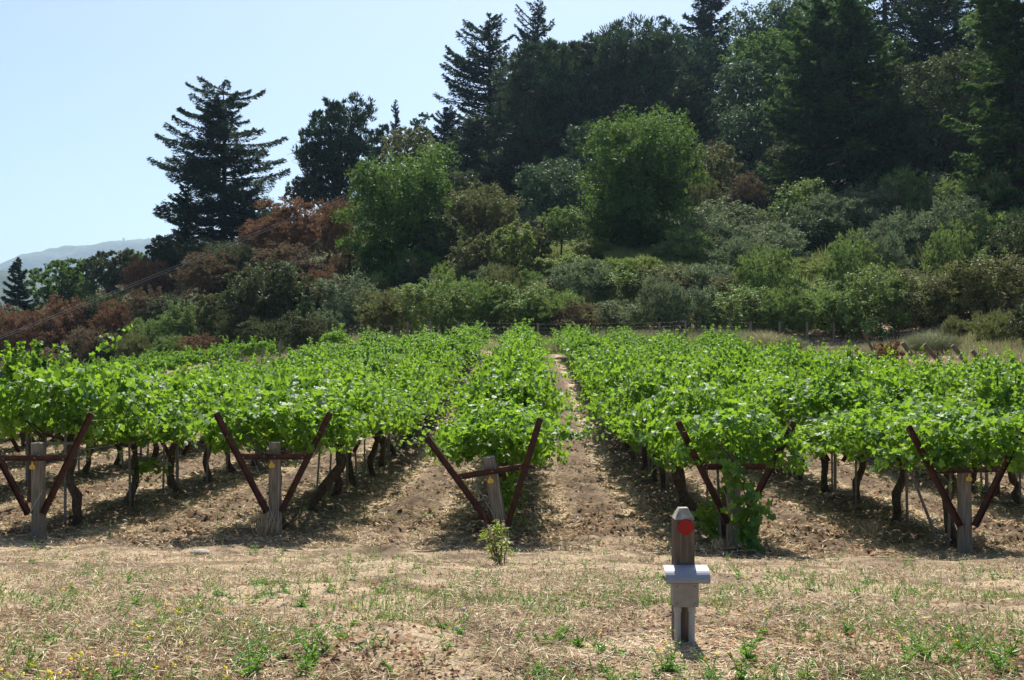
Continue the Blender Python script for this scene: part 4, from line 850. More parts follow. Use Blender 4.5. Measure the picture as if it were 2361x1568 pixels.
tree("fir_tree", 1960, 119, -60, 330, "huge dark fir with sweeping branches, left of the right-hand oak", 'firgreen', 'con', 26, 60000, .42, low=.02, whorls=44, prof=.62, droop=.28, up=.1, rag=.35)
tree("fir_tree", 1885, 122, -30, 260, "dark fir with drooping limbs behind the huge fir on its left", 'firgreen', 'con', 27, 20000, .56, whorls=24, prof=.6, droop=.25)
tree("fir_tree", 2065, 126, 90, 240, "bright tipped fir just right of the huge dark fir", 'firgreen', 'con', 28, 26000, .50, whorls=24, br=7, prof=.7, droop=.18)
tree("fir_tree", 2150, 130, -60, 300, "deeply shaded fir behind the right-hand oak", 'fir', 'con', 29, 22000, .5, whorls=32, prof=.5)
tree("oak_tree", 2165, 114, 135, 250, "large dusty oak on the right between two dark firs", 'oak', 'broad', 30, 32000, .34, low=.05, lobes=26, rough=.4)
tree("broadleaf_tree", 2285, 150, 5, 170, "light green tree top beside the right edge fir", 'bright', 'broad', 31, 12000, .42, low=.3)
tree("fir_tree", 2345, 96, -110, 300, "black green fir filling the right edge with layered limbs", 'firgreen', 'con', 32, 36000, .46, whorls=24, br=7, prof=.45, droop=.22, up=.1)
tree("fir_tree", 2480, 100, -150, 300, "shaded fir mostly cut off by the right edge", 'fir', 'con', 33, 20000, .42, whorls=30, prof=.5)
tree("oak_tree", 2060, 112, 395, 120, "pale leafy young tree in front of the huge fir", 'olive', 'broad', 34, 7000, .26, low=.15)
tree("bright_tree", 1472, 104, 256, 268, "tall rounded bright green tree standing out from the dark pines", 'bright', 'broad', 35, 52000, .29, low=.0, lobes=22, droop=.5, barrel=.4, big=1.4, rough=.30)
tree("bright_tree", 920, 101, 352, 262, "broad bright green tree above the brown and olive bushes", 'bright', 'broad', 36, 40000, .29, low=.0, lobes=22, barrel=.55, big=1.5, rough=.45)
tree("bright_tree", 1020, 135, 325, 90, "narrow green tree top behind the broad bright green tree", 'bright', 'broad', 37, 6000, .34, low=.2)
tree("olive_tree", 1110, 108, 430, 180, "olive domed oak right of the broad bright green tree", 'olive', 'broad', 38, 22000, .25, low=.15, lobes=20)
tree("olive_tree", 1010, 98, 495, 120, "dull olive oak between the bright tree and domed oak", 'oak', 'broad', 39, 12000, .25, low=.08)
tree("madrone_tree", 1270, 125, 372, 170, "grey speckled tree right of the olive domed oak", 'madrone', 'broad', 40, 15000, .32, low=.1)
tree("madrone_tree", 1340, 135, 270, 90, "silvery leaved tree behind the left side of the tall bright tree", 'madrone', 'broad', 41, 7000, .34, low=.1)
tree("small_tree", 1297, 96, 475, 112, "small flat topped tree with a thin dark trunk", 'brush', 'broad', 42, 9000, .20, low=.42, lobes=12, trunk=.02)
tree("olive_tree", 1095, 90, 535, 115, "brownish olive bush-like tree in front of the domed oak", 'olive', 'broad', 43, 14000, .22, low=.02)
tree("olive_tree", 1180, 92, 505, 110, "yellow olive leafy tree left of the flat topped tree", 'lime', 'broad', 44, 12000, .22, low=.02)
tree("olive_tree", 1232, 94, 520, 80, "mottled olive tree beside the flat topped tree trunk", 'olive', 'broad', 45, 8000, .22, low=.02)
tree("oak_tree", 625, 84, 605, 215, "dark round oak directly above the far vineyard corner", 'oak', 'broad', 46, 36000, .22, low=.0, lobes=24, rough=.1)
tree("oak_tree", 690, 83, 690, 90, "lower grey green bush clinging to the right side of the round oak", 'brush', 'broad', 47, 9000, .2, low=.02)
tree("oak_tree", 500, 92, 670, 95, "faded olive tree left of the dark round oak", 'olive', 'broad', 48, 9000, .24, low=.02)
tree("oak_tree", 1730, 118, 430, 150, "dark understory tree at the left foot of the huge fir", 'oak', 'broad', 90, 13000, .28, low=.0)
tree("oak_tree", 1640, 125, 330, 120, "reddish mottled tree between the tall bright tree and the pale madrone", 'olive', 'broad', 91, 11000, .28, low=.0)
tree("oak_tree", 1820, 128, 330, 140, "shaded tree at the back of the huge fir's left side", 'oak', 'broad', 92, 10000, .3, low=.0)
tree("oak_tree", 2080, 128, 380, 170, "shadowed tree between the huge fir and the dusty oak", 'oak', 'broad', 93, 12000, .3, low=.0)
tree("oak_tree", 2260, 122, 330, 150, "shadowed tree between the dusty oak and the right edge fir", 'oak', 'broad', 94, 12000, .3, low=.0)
tree("oak_tree", 1400, 130, 360, 150, "dark tree directly behind the tall bright tree's left side", 'oak', 'broad', 95, 11000, .3, low=.0)
tree("oak_tree", 1570, 128, 400, 120, "dark tree directly behind the tall bright tree's right side", 'oak', 'broad', 96, 9000, .3, low=.0)
tree("oak_tree", 1060, 128, 390, 130, "dark tree behind the right shoulder of the broad bright tree", 'oak', 'broad', 97, 9000, .3, low=.0)
tree("fir_tree", 2040, 178, -190, 380, "tall shaded fir closing the top edge left of the right edge fir", 'fir', 'con', 98, 22000, .5, whorls=30, prof=.4)
tree("tangled_shrub", 2345, 56, 735, 190, "tangled twiggy shrub at the right edge above the vine canopy", 'olive', 'broad', 99, 16000, .13, cat_="shrub", group="shrubs on the hillside", low=.0, tuft=True, barrel=.5)
tree("tangled_shrub", 2420, 50, 700, 170, "dark leafy shrub cut by the right edge above the vine canopy", 'oak', 'broad', 199, 12000, .13, cat_="shrub", group="shrubs on the hillside", low=.0, barrel=.5)
tree("tangled_shrub", 2240, 62, 742, 130, "olive shrub just right of the leaning posts above dry grass", 'olive', 'broad', 198, 12000, .13, cat_="shrub", group="shrubs on the hillside", low=.0, tuft=True, barrel=.5)
tree("fir_tree", 2205, 190, -230, 330, "shaded fir at the top edge between the dusty oak and the right edge fir", 'fir', 'con', 291, 20000, .55, whorls=28, prof=.35)
tree("pine_tree", 1380, 185, 95, 260, "dark pine filling the back of the pine mass at its left", 'fir', 'broad', 292, 22000, .5, low=.0, tuft=True, lobes=20)
tree("pine_tree", 1560, 190, 88, 230, "dark pine filling the back of the pine mass at its right", 'fir', 'broad', 293, 20000, .5, low=.0, tuft=True, lobes=20)
tree("broadleaf_tree", 1900, 178, 0, 220, "mid green crown lit by sun between the domed tree and the huge fir", 'bright', 'broad', 294, 14000, .45, low=.1)
# far left group
tree("conifer_tree", 42, 150, 595, 100, "dark conifer at the far left before the blue hill", 'fir', 'con', 50, 9000, .42, whorls=22, prof=.8)
tree("bright_tree", 140, 142, 590, 130, "bright green pointed tree beside the far left conifer", 'bright', 'broad', 51, 12000, .34, low=.02)
tree("oak_tree", 265, 145, 572, 120, "brown green domed oak left of centre of the far left ridge", 'oak', 'broad', 52, 12000, .34, low=.05)
tree("oak_tree", 205, 150, 590, 70, "small round oak between the bright tree and the brown green oak", 'oak', 'broad', 53, 5000, .34)
tree("bright_tree", 312, 152, 580, 70, "small bright green tree top right of the brown green oak", 'bright', 'broad', 54, 4500, .34)
tree("oak_tree", 330, 130, 610, 95, "rust tinged oak left below the pointed conifer", 'rustleaf', 'broad', 55, 8000, .30)
tree("oak_tree", 20, 128, 710, 90, "grey olive bush at the far left edge", 'sage', 'broad', 56, 6000, .3)
tree("oak_tree", 95, 122, 730, 110, "dark green bush below the bright green pointed tree", 'oak', 'broad', 57, 7000, .3)

# dead limb beside the pine
x, y, z = base(730, 143); r = nz(91); hx = 0; parts = []
P0 = np.array([0, 0, (HZ - 470) / F * 143 - z]); P1_ = np.array([(672 - 730) / F * 143, 0, (HZ - 345) / F * 143 - z]); Ptr = np.array([(775 - 730) / F * 143, 0, 0])
parts.append(limb(r, Ptr + [0, 0, -.5], P0, .25, .16)); parts.append(limb(r, P0, P1_, .15, .03, 7, .05))
for k in range(16):
    t_ = r.uniform(.3, 1); p = P0 + (P1_ - P0) * t_; parts.append(limb(r, p, p + np.array([r.normal(0, 1.1), r.normal(0, .8), r.normal(.1, .9)]), .035, .012, 4, .12))
dt = single("dead_tree", mesh_np("dead_tree", *cat(parts), [plain("grey_dead_wood", (.10, .09, .08), (.22, .20, .18), 3, .9)]), "bare dead limbs sticking out left of the bushy pine", "dead tree", None, None, (x, y, z))

# shrubs on the slope: shapes shared, each placed and described
SHR = [lambda i=i: broad(700 + i, 4.0, 3.0, 15000, .125, low=.0, lobes=22, trunk=.012, flat=1.0, tuft=(i % 2 == 0), thin=1.25, rough=1.0) for i in range(6)]
SPI = [lambda i=i: broad(720 + i, 4.0, 3.4, 12000, .13, low=.0, lobes=16, trunk=.012, tuft=True, thin=1.2, rough=1.0) for i in range(3)]
rs = nz(88); cnt = [0]
def shrub(px, base_py, wpx, hpx, mat, label, spiky=False, name="shrub", sink=.25, group="shrubs on the hillside"):
    base_py += (rs.normal(0, 20) - (px - 1750) * .035 * (px > 1300)) if 600 < base_py < 750 else rs.normal(0, 5); px += rs.normal(0, 8); hpx *= rs.uniform(.72, 1.3); wpx *= rs.uniform(.8, 1.3)
    x, d = hit(px, base_py, 71); z = float(macro(x, d)[0]); k = cnt[0]; cnt[0] += 1
    s = wpx / F * d / 4.0; h = hpx / F * d / (3.4 if spiky else 3.0) * 1.12
    g = SPI[k % 3] if spiky else SHR[k % 6]
    put(name, g, ("spiky%d" % (k % 3)) if spiky else ("shrub%d" % (k % 6)), mat, (x, d, z - sink), rs.uniform(0, 6.28), label, "shrub", group, (s, s * rs.uniform(.85, 1.1), h), fol='foliage', wn='stem')
SH = [
 (690, 590, 200, 85, 'rustleaf', "wide rusty brown bush on the rise right of the layered conifer"), (600, 585, 110, 75, 'rustleaf', "rusty bush at the foot of the layered conifer, left of the widest one"),
 (770, 600, 90, 90, 'rustleaf', "rusty brown bush touching the broad bright green tree"), (650, 640, 130, 80, 'drybrown', "dull brown bush in the dip below the wide rusty bush"),
 (745, 740, 110, 120, 'rustleaf', "orange brown bush right of the dark round oak"), (705, 680, 100, 60, 'rustleaf', "orange topped bush peeking over the dark round oak"),
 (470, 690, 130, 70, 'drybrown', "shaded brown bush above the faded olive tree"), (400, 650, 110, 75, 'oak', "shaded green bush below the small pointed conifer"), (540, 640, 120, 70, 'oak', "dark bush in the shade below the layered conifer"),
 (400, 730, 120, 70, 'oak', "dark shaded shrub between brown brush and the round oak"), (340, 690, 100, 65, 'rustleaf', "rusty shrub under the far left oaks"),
 (330, 770, 120, 75, 'drybrown', "grey brown shrub in the middle of the lower left slope"), (270, 790, 110, 65, 'rustleaf', "rusty shrub in the middle of the lower left brush"), (160, 800, 130, 80, 'rustleaf', "large rusty brown shrub at lower left of the power line"),
 (210, 850, 130, 90, 'drybrown', "big grey brown shrub above the left canopy"), (90, 830, 110, 80, 'rustleaf', "rusty shrub above the tall leftmost vine shoots"), (30, 850, 110, 85, 'rustleaf', "rusty shrub at the left edge over the vines"),
 (120, 870, 110, 70, 'drybrown', "low brown shrub right above the tall leftmost vine shoots"), (230, 745, 90, 60, 'oak', "green bush under the far left bright tree"), (180, 720, 80, 55, 'brush', "small green bush by the power line at left"),
 (300, 850, 90, 65, 'olive', "olive bush above the second vine block's left end"), (250, 830, 80, 60, 'brush', "grey green bush among the lower left rusty shrubs"), (345, 835, 90, 60, 'brush', "green rounded bush above the second vine block"),
 (415, 800, 90, 75, 'brush', "light green bush left of the faded olive tree"), (400, 840, 100, 55, 'brush', "low green bush above the middle of the second vine block"), (475, 820, 90, 55, 'rustleaf', "rusty shrub directly above the second vine block"),
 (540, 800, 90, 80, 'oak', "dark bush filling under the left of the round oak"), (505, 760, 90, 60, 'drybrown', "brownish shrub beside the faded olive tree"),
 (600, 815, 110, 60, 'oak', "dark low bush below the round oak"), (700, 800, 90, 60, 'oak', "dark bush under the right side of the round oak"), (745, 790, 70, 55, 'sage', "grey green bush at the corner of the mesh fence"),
 (810, 765, 130, 95, 'sage', "grey green bush at the left end of the slope brush"), (900, 770, 150, 100, 'olive', "large mottled olive bush behind the left fence posts"), (870, 700, 120, 60, 'lime', "yellow green bush below the broad bright tree"),
 (800, 660, 90, 50, 'drybrown', "brown shrub under the left side of the broad bright tree"), (950, 690, 100, 65, 'oak', "dark bush under the right of the broad bright tree"), (1018, 700, 80, 75, 'lime', "pointed yellow green bush at slope centre left"),
 (1000, 770, 150, 90, 'brush', "green bush behind the fence at slope left"), (1090, 765, 130, 80, 'brush', "dark green bush behind the middle fence posts"), (1040, 730, 100, 60, 'sage', "grey bush above the fence at centre left"),
 (1150, 720, 130, 75, 'olive', "mottled olive bush on the slope at centre"), (1190, 770, 140, 75, 'brush', "green bush behind the centre fence"), (1220, 690, 120, 65, 'brush', "bright green low bush below the yellow olive tree"),
 (1290, 640, 130, 60, 'lime', "yellow green scrub below the flat topped tree"), (1280, 765, 140, 85, 'brush', "deep green bush at the fence right of centre"), (1260, 720, 130, 65, 'olive', "olive bush on the slope below centre"),
 (1350, 740, 140, 75, 'sage', "silvery green bush on the slope below the tall bright tree"), (1350, 690, 130, 60, 'lime', "lime green bush left below the tall bright tree"), (1380, 640, 130, 60, 'lime', "lime green scrub at the left foot of the tall bright tree"),
 (1430, 700, 140, 70, 'brush', "fresh green bush below the tall bright tree"), (1460, 640, 150, 55, 'lime', "low lime scrub at the foot of the tall bright tree"), (1430, 765, 140, 70, 'sage', "grey sage bush behind the weedy fence stretch"),
 (1520, 750, 130, 80, 'sage', "large silvery sage bush above the weeds at centre right"), (1520, 690, 130, 65, 'olive', "olive bush right below the tall bright tree"), (1570, 640, 130, 70, 'brush', "green bush at the right foot of the tall bright tree"),
 (1600, 760, 150, 85, 'sage', "dark sage bush above the fence right of centre"), (1610, 690, 150, 80, 'sage', "wide grey sage bush in the upper brush band"), (1640, 600, 140, 80, 'sage', "tall grey bush in the upper band right of the bright tree"),
 (1620, 530, 110, 80, 'olive', "brownish thicket between the tall bright tree and the firs"), (1700, 520, 120, 75, 'drybrown', "dry twiggy thicket under the big dark fir's left side"), (1690, 580, 130, 70, 'drybrown', "tan shrub below the dry twiggy thicket"), (1660, 450, 80, 90, 'drybrown', "reddish dead looking shrub below the dusty cedar"),
 (1700, 650, 150, 75, 'sage', "pale grey sage bush in the centre of the right slope"), (1700, 770, 150, 95, 'brush', "large dark green bush behind the right fence posts"), (1760, 710, 140, 85, 'brush', "bright green bush in the centre of the right slope"),
 (1800, 640, 150, 85, 'sage', "large grey green bush under the huge fir"), (1800, 775, 140, 80, 'brush', "deep green bush behind the tallest right fence post"), (1860, 700, 140, 80, 'brush', "green rounded bush right of slope centre"),
 (1900, 770, 150, 90, 'brush', "broad green bush behind the right end of the fence"), (1900, 640, 130, 70, 'sage', "sage bush below the huge fir's right side"), (1960, 700, 150, 90, 'brush', "mid green bush upper right of the fence end"),
 (2000, 780, 150, 100, 'brush', "big glossy dark bush above the dead brown plant"), (2020, 640, 140, 80, 'sage', "grey green bush below the pale leafy young tree"), (2090, 720, 150, 95, 'brush', "large green bush above the leaning posts"),
 (2100, 600, 150, 90, 'sage', "bright grey bush band below the right-hand oak"), (2110, 800, 140, 90, 'olive', "olive bush directly behind the leaning posts"), (2190, 700, 150, 90, 'brush', "green bush on the right slope below the oak"),
 (2200, 620, 140, 90, 'sage', "sage green bush left of the right edge fir"), (2200, 800, 150, 100, 'olive', "tangled olive bush right of the leaning posts"), (2290, 790, 160, 110, 'olive', "twiggy brown green bush low at the right edge"),
 (2290, 690, 150, 90, 'brush', "green bush in front of the right edge fir"), (2350, 740, 140, 110, 'oak', "dark shaded bush at the right edge of the slope"), (2300, 610, 130, 80, 'brush', "bright leafy bush at the base of the right edge fir"),
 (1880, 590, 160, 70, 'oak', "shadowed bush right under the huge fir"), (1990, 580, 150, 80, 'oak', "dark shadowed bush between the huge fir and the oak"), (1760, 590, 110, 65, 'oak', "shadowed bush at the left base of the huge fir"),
 (1415, 592, 110, 75, 'bright', "green bush hiding the left foot of the tall bright tree"), (1478, 598, 120, 80, 'bright', "green bush hiding the trunk of the tall bright tree"), (1540, 592, 110, 80, 'bright', "green bush hiding the right foot of the tall bright tree"),
 (880, 655, 120, 75, 'bright', "green bush at the left foot of the broad bright tree"), (950, 655, 120, 75, 'bright', "green bush at the right foot of the broad bright tree"),
 (1660, 560, 150, 80, 'sage', "pale sage bush high on the slope left of the firs"), (1740, 600, 170, 90, 'sage', "wide pale bush in front of the firs' left foot"), (1840, 560, 150, 90, 'brush', "green bush lit by sun before the huge fir"),
 (1930, 580, 170, 90, 'sage', "grey green bush lit by sun below the huge fir"), (2020, 560, 150, 90, 'sage', "tall grey bush right of the huge fir's foot"), (2110, 550, 160, 100, 'brush', "leafy sunlit bush below the right-hand oak"),
 (2180, 540, 150, 90, 'sage', "sunlit sage bush high on the slope near the right edge"), (2250, 560, 160, 110, 'brush', "tall green bush left of the right edge fir's foot"), (2300, 520, 120, 90, 'lime', "pale green bush glowing beside the right edge fir"),
 (2040, 720, 110, 60, 'lime', "yellow green bush in the middle of the right slope"), (1660, 730, 110, 60, 'olive', "mottled bush between the sage bushes above the fence"), (1840, 660, 120, 60, 'lime', "yellow green bush in the upper right slope"),
 (1750, 670, 110, 70, 'olive', "olive bush amid the grey sage slope"), (1480, 660, 110, 50, 'brush', "small green bush below the tall bright tree's foot"), (1330, 770, 120, 60, 'drybrown', "reddish brown bush behind the fence at centre right"),
 (1120, 690, 100, 60, 'sage', "small grey bush on the middle slope"), (940, 730, 110, 60, 'lime', "yellow green bush above the left fence posts"),
]
for i_, a in enumerate(SH): shrub(*a)
# low cover filling between the shrubs on the hillside
def cover(seed, n, y0, y1, size, mat, name, label, mask, hmax=.9, p=1.2):
    r = nz(seed); u = r.random(n); y = y0 + (y1 - y0) * u ** 1.5; px = r.uniform(-150, 2500, n); x = (px - CX) / F * y
    k = r.random(n) < mask(x, y, px); x, y = x[k], y[k]; m = len(x); z = macro(x, y) + (N1(x, y, 9, 3) - .5) * 1.2 * sstep(80, 120, y)
    hgt = hmax * (.15 + .85 * N2(x, y, 3.2, 3)) * sstep(0, 1, r.random(m) + .3); C = np.stack([x, y, z + hgt * r.random(m) ** .6], 1); s = size * r.uniform(.6, 1.3, m) * (y / 85) ** 1.1
    single(name, mesh_np(name, *rhombs(r, C, norm(r.normal(0, 1.0, (m, 3)) + [0, -.3, .5]), s, s * .55, None, .15), [M[mat]]), label, "undergrowth", None, "stuff")
hillm = lambda x, y, px: sstep(74, 79, y + np.abs(x) * .04 + (x > 28) * 6)
cover(801, 110000, 74, 240, .22, 'brush', "green_undergrowth", "green undergrowth covering the hillside between the shrubs", lambda x, y, px: hillm(x, y, px) * sstep(.35, .55, N3(x, y, 14, 3)) * (px > 760), 1.5)
cover(802, 70000, 74, 240, .22, 'sage', "grey_undergrowth", "grey green scrub covering parts of the hillside", lambda x, y, px: hillm(x, y, px) * sstep(.45, .6, 1 - N3(x, y, 14, 3)) * (px > 700), 1.4)
cover(803, 60000, 74, 240, .24, 'drybrown', "brown_undergrowth", "brown scrub covering the left hillside", lambda x, y, px: hillm(x, y, px) * (.15 + .85 * (px < 820)), 1.3)
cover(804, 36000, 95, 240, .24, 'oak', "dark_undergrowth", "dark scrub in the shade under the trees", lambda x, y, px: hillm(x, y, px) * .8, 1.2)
# weedy strip with tall dry grass in front of and around the far fence
def tall(seed, n, y0, y1, pxr, L, mat, name, label, cat_="tall grass", lean=.3, wd=.02, msk=None):
    r = nz(seed); y = r.uniform(y0, y1, n); px = r.uniform(*pxr, n); x = (px - CX) / F * y
    if msk is not None: k = r.random(n) < msk(x, y); x, y = x[k], y[k]
    m = len(x); L_ = r.uniform(*L, m) * (.4 + N1(x, y, 2.5, 3)); d = norm(np.stack([r.normal(0, lean, m), r.normal(0, lean, m), np.ones(m)], 1)); C = np.stack([x, y, macro(x, y)], 1) + d * L_[:, None] * .48
    f = norm(np.stack([r.normal(0, .5, m), -np.ones(m), r.normal(0, .2, m)], 1)); single(name, mesh_np(name, *rhombs(r, C, norm(f - d * (f * d).sum(1, keepdims=True)), L_, wd * r.uniform(.7, 1.4, m), d, .1), [M[mat]]), label, cat_, None, "stuff")
tall(811, 26000, 64, 74, (1230, 1800), (.3, 1.0), 'weedy', "tall_weeds", "tall pale weeds along the far fence behind the vines", wd=.035, msk=lambda x, y: sstep(.42, .58, N2(x, y, 4, 2)))
tall(812, 22000, 42, 66, (1660, 2520), (.15, .6), 'weedy', "weedy_grass", "pale weedy grass on the open slope behind the right-hand vines", wd=.03, msk=lambda x, y: sstep(.40, .55, N1(x, y, 5, 2)))
tall(813, 10000, 40, 74, (1640, 2520), (.12, .4), 'straw', "dry_bank_grass", "short dry tan grass on the open bank at right", lean=.7, wd=.035)
tall(814, 9000, 60, 78, (560, 860), (.12, .45), 'weedy', "path_grass", "thin dry grass beside the dirt path at the vineyard's upper left corner", lean=.6, wd=.03)
tall(815, 9000, 64, 76, (860, 1500), (.15, .6), 'weedy', "fence_grass", "dry weeds between the last vines and the mesh fence", lean=.4, wd=.03)
greens('slopegrass', [(0.125, 0.163, 0.044), (0.213, 0.250, 0.075), (0.325, 0.338, 0.138)], (.4, .45, .12), .3, .6, .2, (.15, .13, .06), .4)
tall(816, 60000, 76, 104, (1180, 1640), (.7, 2.3), 'slopegrass', "slope_grass", "tall yellow green grass and brush on the slope below the tall bright tree", lean=.35, wd=.05, msk=lambda x, y: sstep(.36, .5, N2(x, y, 7, 3)))
tall(817, 50000, 76, 110, (1600, 2380), (.7, 2.2), 'slopegrass', "upper_slope_grass", "yellow green growth between the sage bushes on the right slope", lean=.35, wd=.05, msk=lambda x, y: sstep(.46, .6, N2(x + 30, y, 6, 3)))
tall(818, 16000, 76, 96, (800, 1200), (.6, 1.9), 'slopegrass', "left_slope_grass", "yellow green growth on the slope behind the left fence posts", lean=.35, wd=.05, msk=lambda x, y: sstep(.44, .58, N2(x + 30, y, 6, 3)))
# yellow green grass mounds
def mound(px, py, wpx, hpx, mat, label, seed, name="grass_clump"):
    d = 66. if px < 1900 else 55.; x = (px - CX) / F * d; z = float(macro(x, d)[0]); W = wpx / F * d; H = hpx / F * d; r = nz(seed); k = 3200
    a = r.uniform(0, 6.28, k); q = np.sqrt(r.random(k)); d_ = norm(np.stack([np.cos(a) * q * 1.0, np.sin(a) * q * .8, 1.05 - q * .45], 1)); L = H * r.uniform(.5, 1.05, k)
    C = np.stack([np.cos(a) * q * W * .25, np.sin(a) * q * W * .2, 0 * a], 1) + d_ * L[:, None] * [W / H * .36, .4, .55]
    single(name, mesh_np(name, *rhombs(r, C, norm(r.normal(0, .3, (k, 3)) + [0, -1, .5]), L * .55, .03, d_, .25), [M[mat]]), label, "grass clump", "grass clumps behind the vineyard", None, (x, d, z))
mound(1765, 800, 110, 70, 'pampas', "rounded yellow green grass mound before the right fence posts", 1)
mound(1655, 790, 90, 70, 'weedy', "greyish weed clump left of the yellow green mound", 2)
mound(1410, 770, 75, 50, 'pampas', "small golden grass mound at the fence right of centre", 3)
mound(1810, 815, 90, 55, 'weedy', "grey green weed clump right below the yellow green mound", 4)
mound(1500, 780, 120, 62, 'weedy', "tall weeds with brown flat heads at the far row ends", 5)
mound(2150, 800, 110, 80, 'weedy', "pale feathery weeds among the leaning posts", 6)
mound(2025, 770, 90, 60, 'pampas', "golden weed tuft by the fence end post", 7)
x = (2045 - CX) / F * 52; z = float(macro(x, 52.)[0]); Vd, Qd = broad(850, 1.5, 1.5, 3500, .10, low=0, lobes=10, tuft=True)[0]
dp = thing("dead_plant", (x, 52, z - .1), "rust brown dead leafy plant before the first leaning post", "dead plant"); child("foliage", mesh_np("dead_plant", Vd, Qd, [M['rustleaf']]), dp)

# ------------------------------------------------------------------ far fence, leaning posts, block posts
fp = [(775, 752), (850, 748), (903, 750), (940, 742), (992, 740), (1056, 741), (1122, 742), (1188, 744), (1240, 745), (1310, 745), (1350, 745), (1440, 742), (1520, 742), (1580, 738), (1680, 742), (1730, 741), (1797, 742), (1860, 742), (1922, 742), (1980, 748)]
fd = {775: 76}; fx0 = (1240 - CX) / F * 71; fe = thing("mesh_fence", (fx0, 71, float(macro(fx0, 71.)[0])), "long wire mesh fence on wooden posts below the brushy slope", "fence")
org = np.array([fx0, 71, float(macro(fx0, 71.)[0])]); prev = None; tops = []
for px, top in fp:
    d = 71.5 if px > 900 else 71.5 + (900 - px) * .025; x = (px - CX) / F * d; zt_ = (HZ - top) / F * d; z0 = float(macro(x, d)[0]); z0 = min(z0, zt_ - 1.2); tops.append((x, d, z0, zt_))
for i_, (x, d, z0, z1) in enumerate(tops):
    P = np.array([[x, d, z0 - .2], [x, d, z1]]) - org; child("post", mesh_np("fence_post", *tube(P, [.09, .085], 8), [M['wood']]), fe)
wires = []
for i_ in range(len(tops) - 1):
    a = np.array(tops[i_]); b_ = np.array(tops[i_ + 1])
    for q in range(5):
        f = .12 + .85 * q / 4; pa_ = np.array([a[0], a[1], a[3] - (1 - f) * 1.3 - .04]); pb_ = np.array([b_[0], b_[1], b_[3] - (1 - f) * 1.3 - .04]); wires.append(tube(np.stack([pa_, pb_]) - org, .0011, 3, False))
    nvt = int((b_[0] - a[0]) / .3)
    for q in range(nvt):
        t_ = (q + .5) / nvt; x = a[0] + (b_[0] - a[0]) * t_; d = a[1] + (b_[1] - a[1]) * t_; zt_ = a[3] + (b_[3] - a[3]) * t_ - .04; wires.append(tube(np.array([[x, d, zt_ - 1.15], [x, d, zt_ - .04]]) - org, .0015, 3, False))
child("wire_mesh", mesh_np("wire_mesh", *cat(wires), [M['lead']]), fe)
def post_at(px0, py0, px1, py1, d, rad, label, group, name="wooden_post", mat='wood'):
    a = np.array([(px0 - CX) / F * d, d, (HZ - py0) / F * d]); b_ = np.array([(px1 - CX) / F * d, d, (HZ - py1) / F * d]); gz = float(macro(a[0], d)[0])
    a2 = a + (a - b_) / np.linalg.norm(a - b_) * max(.2, a[2] - gz + .2)
    V, Q = tube(np.stack([a2, (a + b_) / 2, b_]) - a, [rad, rad * .97, rad * .93], 10); single(name, mesh_np(name, V, Q, [M[mat]]), label, "post", group, None, tuple(a))
for (a, b_, c_, d_), wh in zip(((2010, 805, 1988, 762), (2112, 835, 2080, 790), (2170, 840, 2130, 794), (2232, 842, 2195, 796), (2275, 850, 2240, 808)), ("thin one next to the fence end", "first thick one right of the dead plant", "second thick one", "third thick one", "rightmost one, partly behind vine leaves")):
    post_at(a, b_, c_, d_, 46., .105 if a > 2050 else .06, "leaning brown post behind the right-hand vines, " + wh, "leaning posts behind the right-hand vines", "leaning_post", 'darkwood')
bp = [(645, 836, 645, 786, "tallest straight one, furthest right"), (604, 838, 606, 800, "straight one under the vine end"), (582, 846, 590, 805, "one leaning right"), (558, 845, 557, 808, "straight one in the middle"), (538, 850, 527, 808, "one leaning left"), (513, 856, 503, 818, "short one leaning left"),
      (487, 865, 486, 826, "straight one left of the leaning ones"), (457, 868, 453, 836, "short one amid the leaves"), (418, 872, 416, 846, "second from left, just showing"), (384, 876, 381, 850, "leftmost one, just showing")]
for a, b_, c_, d_, wh in bp: post_at(a, b_, c_, d_, 60., .075, "weathered end post of the second vine block, " + wh, "end posts of the second vine block")

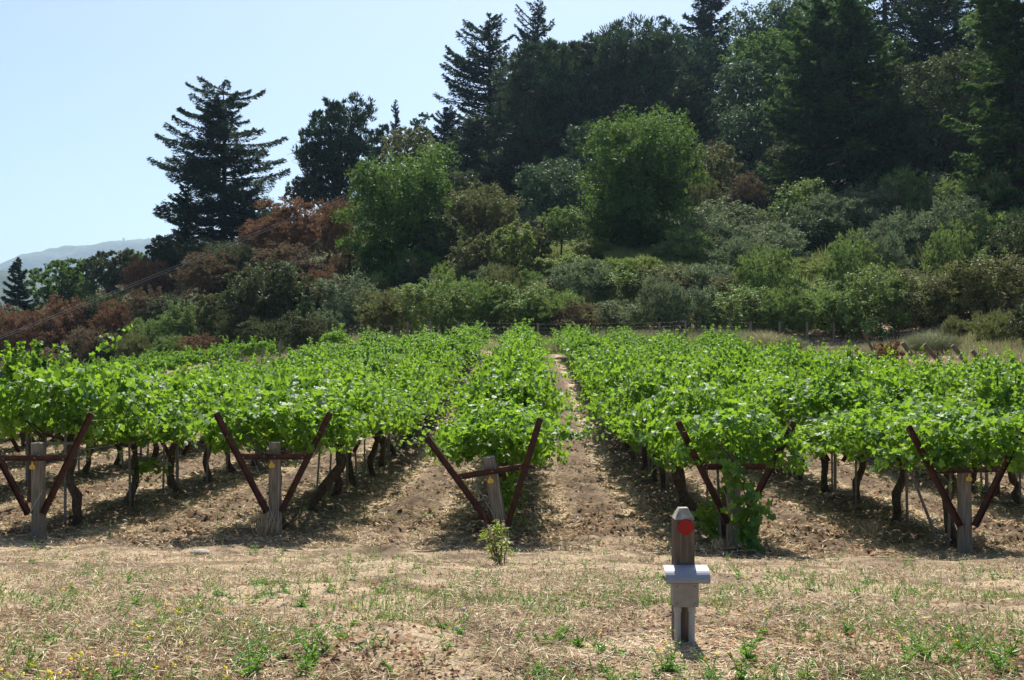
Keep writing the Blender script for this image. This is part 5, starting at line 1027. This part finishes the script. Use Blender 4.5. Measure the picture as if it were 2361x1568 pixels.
# ------------------------------------------------------------------ overhead cables and pylon
def cable(pts, label):
    P = []
    for (px, py, d) in pts: P.append(((px - CX) / F * d, d, (HZ - py) / F * d))
    P = np.array(P); t = np.linspace(0, 1, 25)[:, None]; C = P[0] + (P[-1] - P[0]) * t - np.array([0, 0, 1.]) * (t * (1 - t)) * 3.0 * min(1, np.linalg.norm(P[-1] - P[0]) / 70) ** 2
    single("overhead_cable", mesh_np("cable", *tube(C, .0085, 5), [M['cable']]), label, "cable", "overhead cables crossing the left slope")
cable([(-160, 838, 62), (800, 447, 84)], "upper of two pale cables crossing the left slope")
cable([(-160, 843, 62), (800, 453, 84)], "lower of two pale cables crossing the left slope")
cable([(655, 618, 76), (735, 550, 78)], "short faint cable crossing before the rusty bushes")
d = 5540.; x = (285 - CX) / F * d; zb = (HZ - 566) / F * d; parts = []; hh = 42.
for sx in (-1, 1):
    for sy in (-1, 1): parts.append(bar((sx * 6, sy * 6, -6), (sx * 1, sy * 1, hh), 1.3, 1.3))
for zz in (hh * .62, hh * .78, hh * .93): parts.append(bar((-10, 0, zz), (10, 0, zz), 1.3, 1.3))
for q in range(5):
    z0 = q * 8 - 2; w0 = 6 - 5 * (z0 + 6) / (hh + 6); w1 = 6 - 5 * (z0 + 14) / (hh + 6); parts += [bar((-w0, -w0, z0), (w1, -w1, z0 + 8), .9, .9), bar((w0, -w0, z0), (-w1, -w1, z0 + 8), .9, .9)]
py_ = single("power_pylon", mesh_np("pylon", *cat(parts), [M['stake']]), "tiny lattice power pylon on the blue distant ridge", "pylon", None, None, (x, d, zb))

# ------------------------------------------------------------------ haze
HZD = 0.9e-4
hz = single("haze", mesh_np("haze", *box(-7000, 6500, -120, 6600, -160, 900)), None, None, None, "stuff")
m = bpy.data.materials.new("haze"); m.use_nodes = True; t = m.node_tree; t.nodes.remove(t.nodes["Principled BSDF"])
pv = N(t, "ShaderNodeVolumePrincipled"); pv.inputs['Color'].default_value = (.50, .72, 1.0, 1); pv.inputs['Density'].default_value = HZD; pv.inputs['Anisotropy'].default_value = .3
t.links.new(pv.outputs[0], t.nodes["Material Output"].inputs['Volume']); hz.data.materials.append(m)
hz["label"] = "thin pale blue summer haze in the air"; hz["category"] = "haze"
nobj = len(bpy.data.objects); print("objects", nobj)
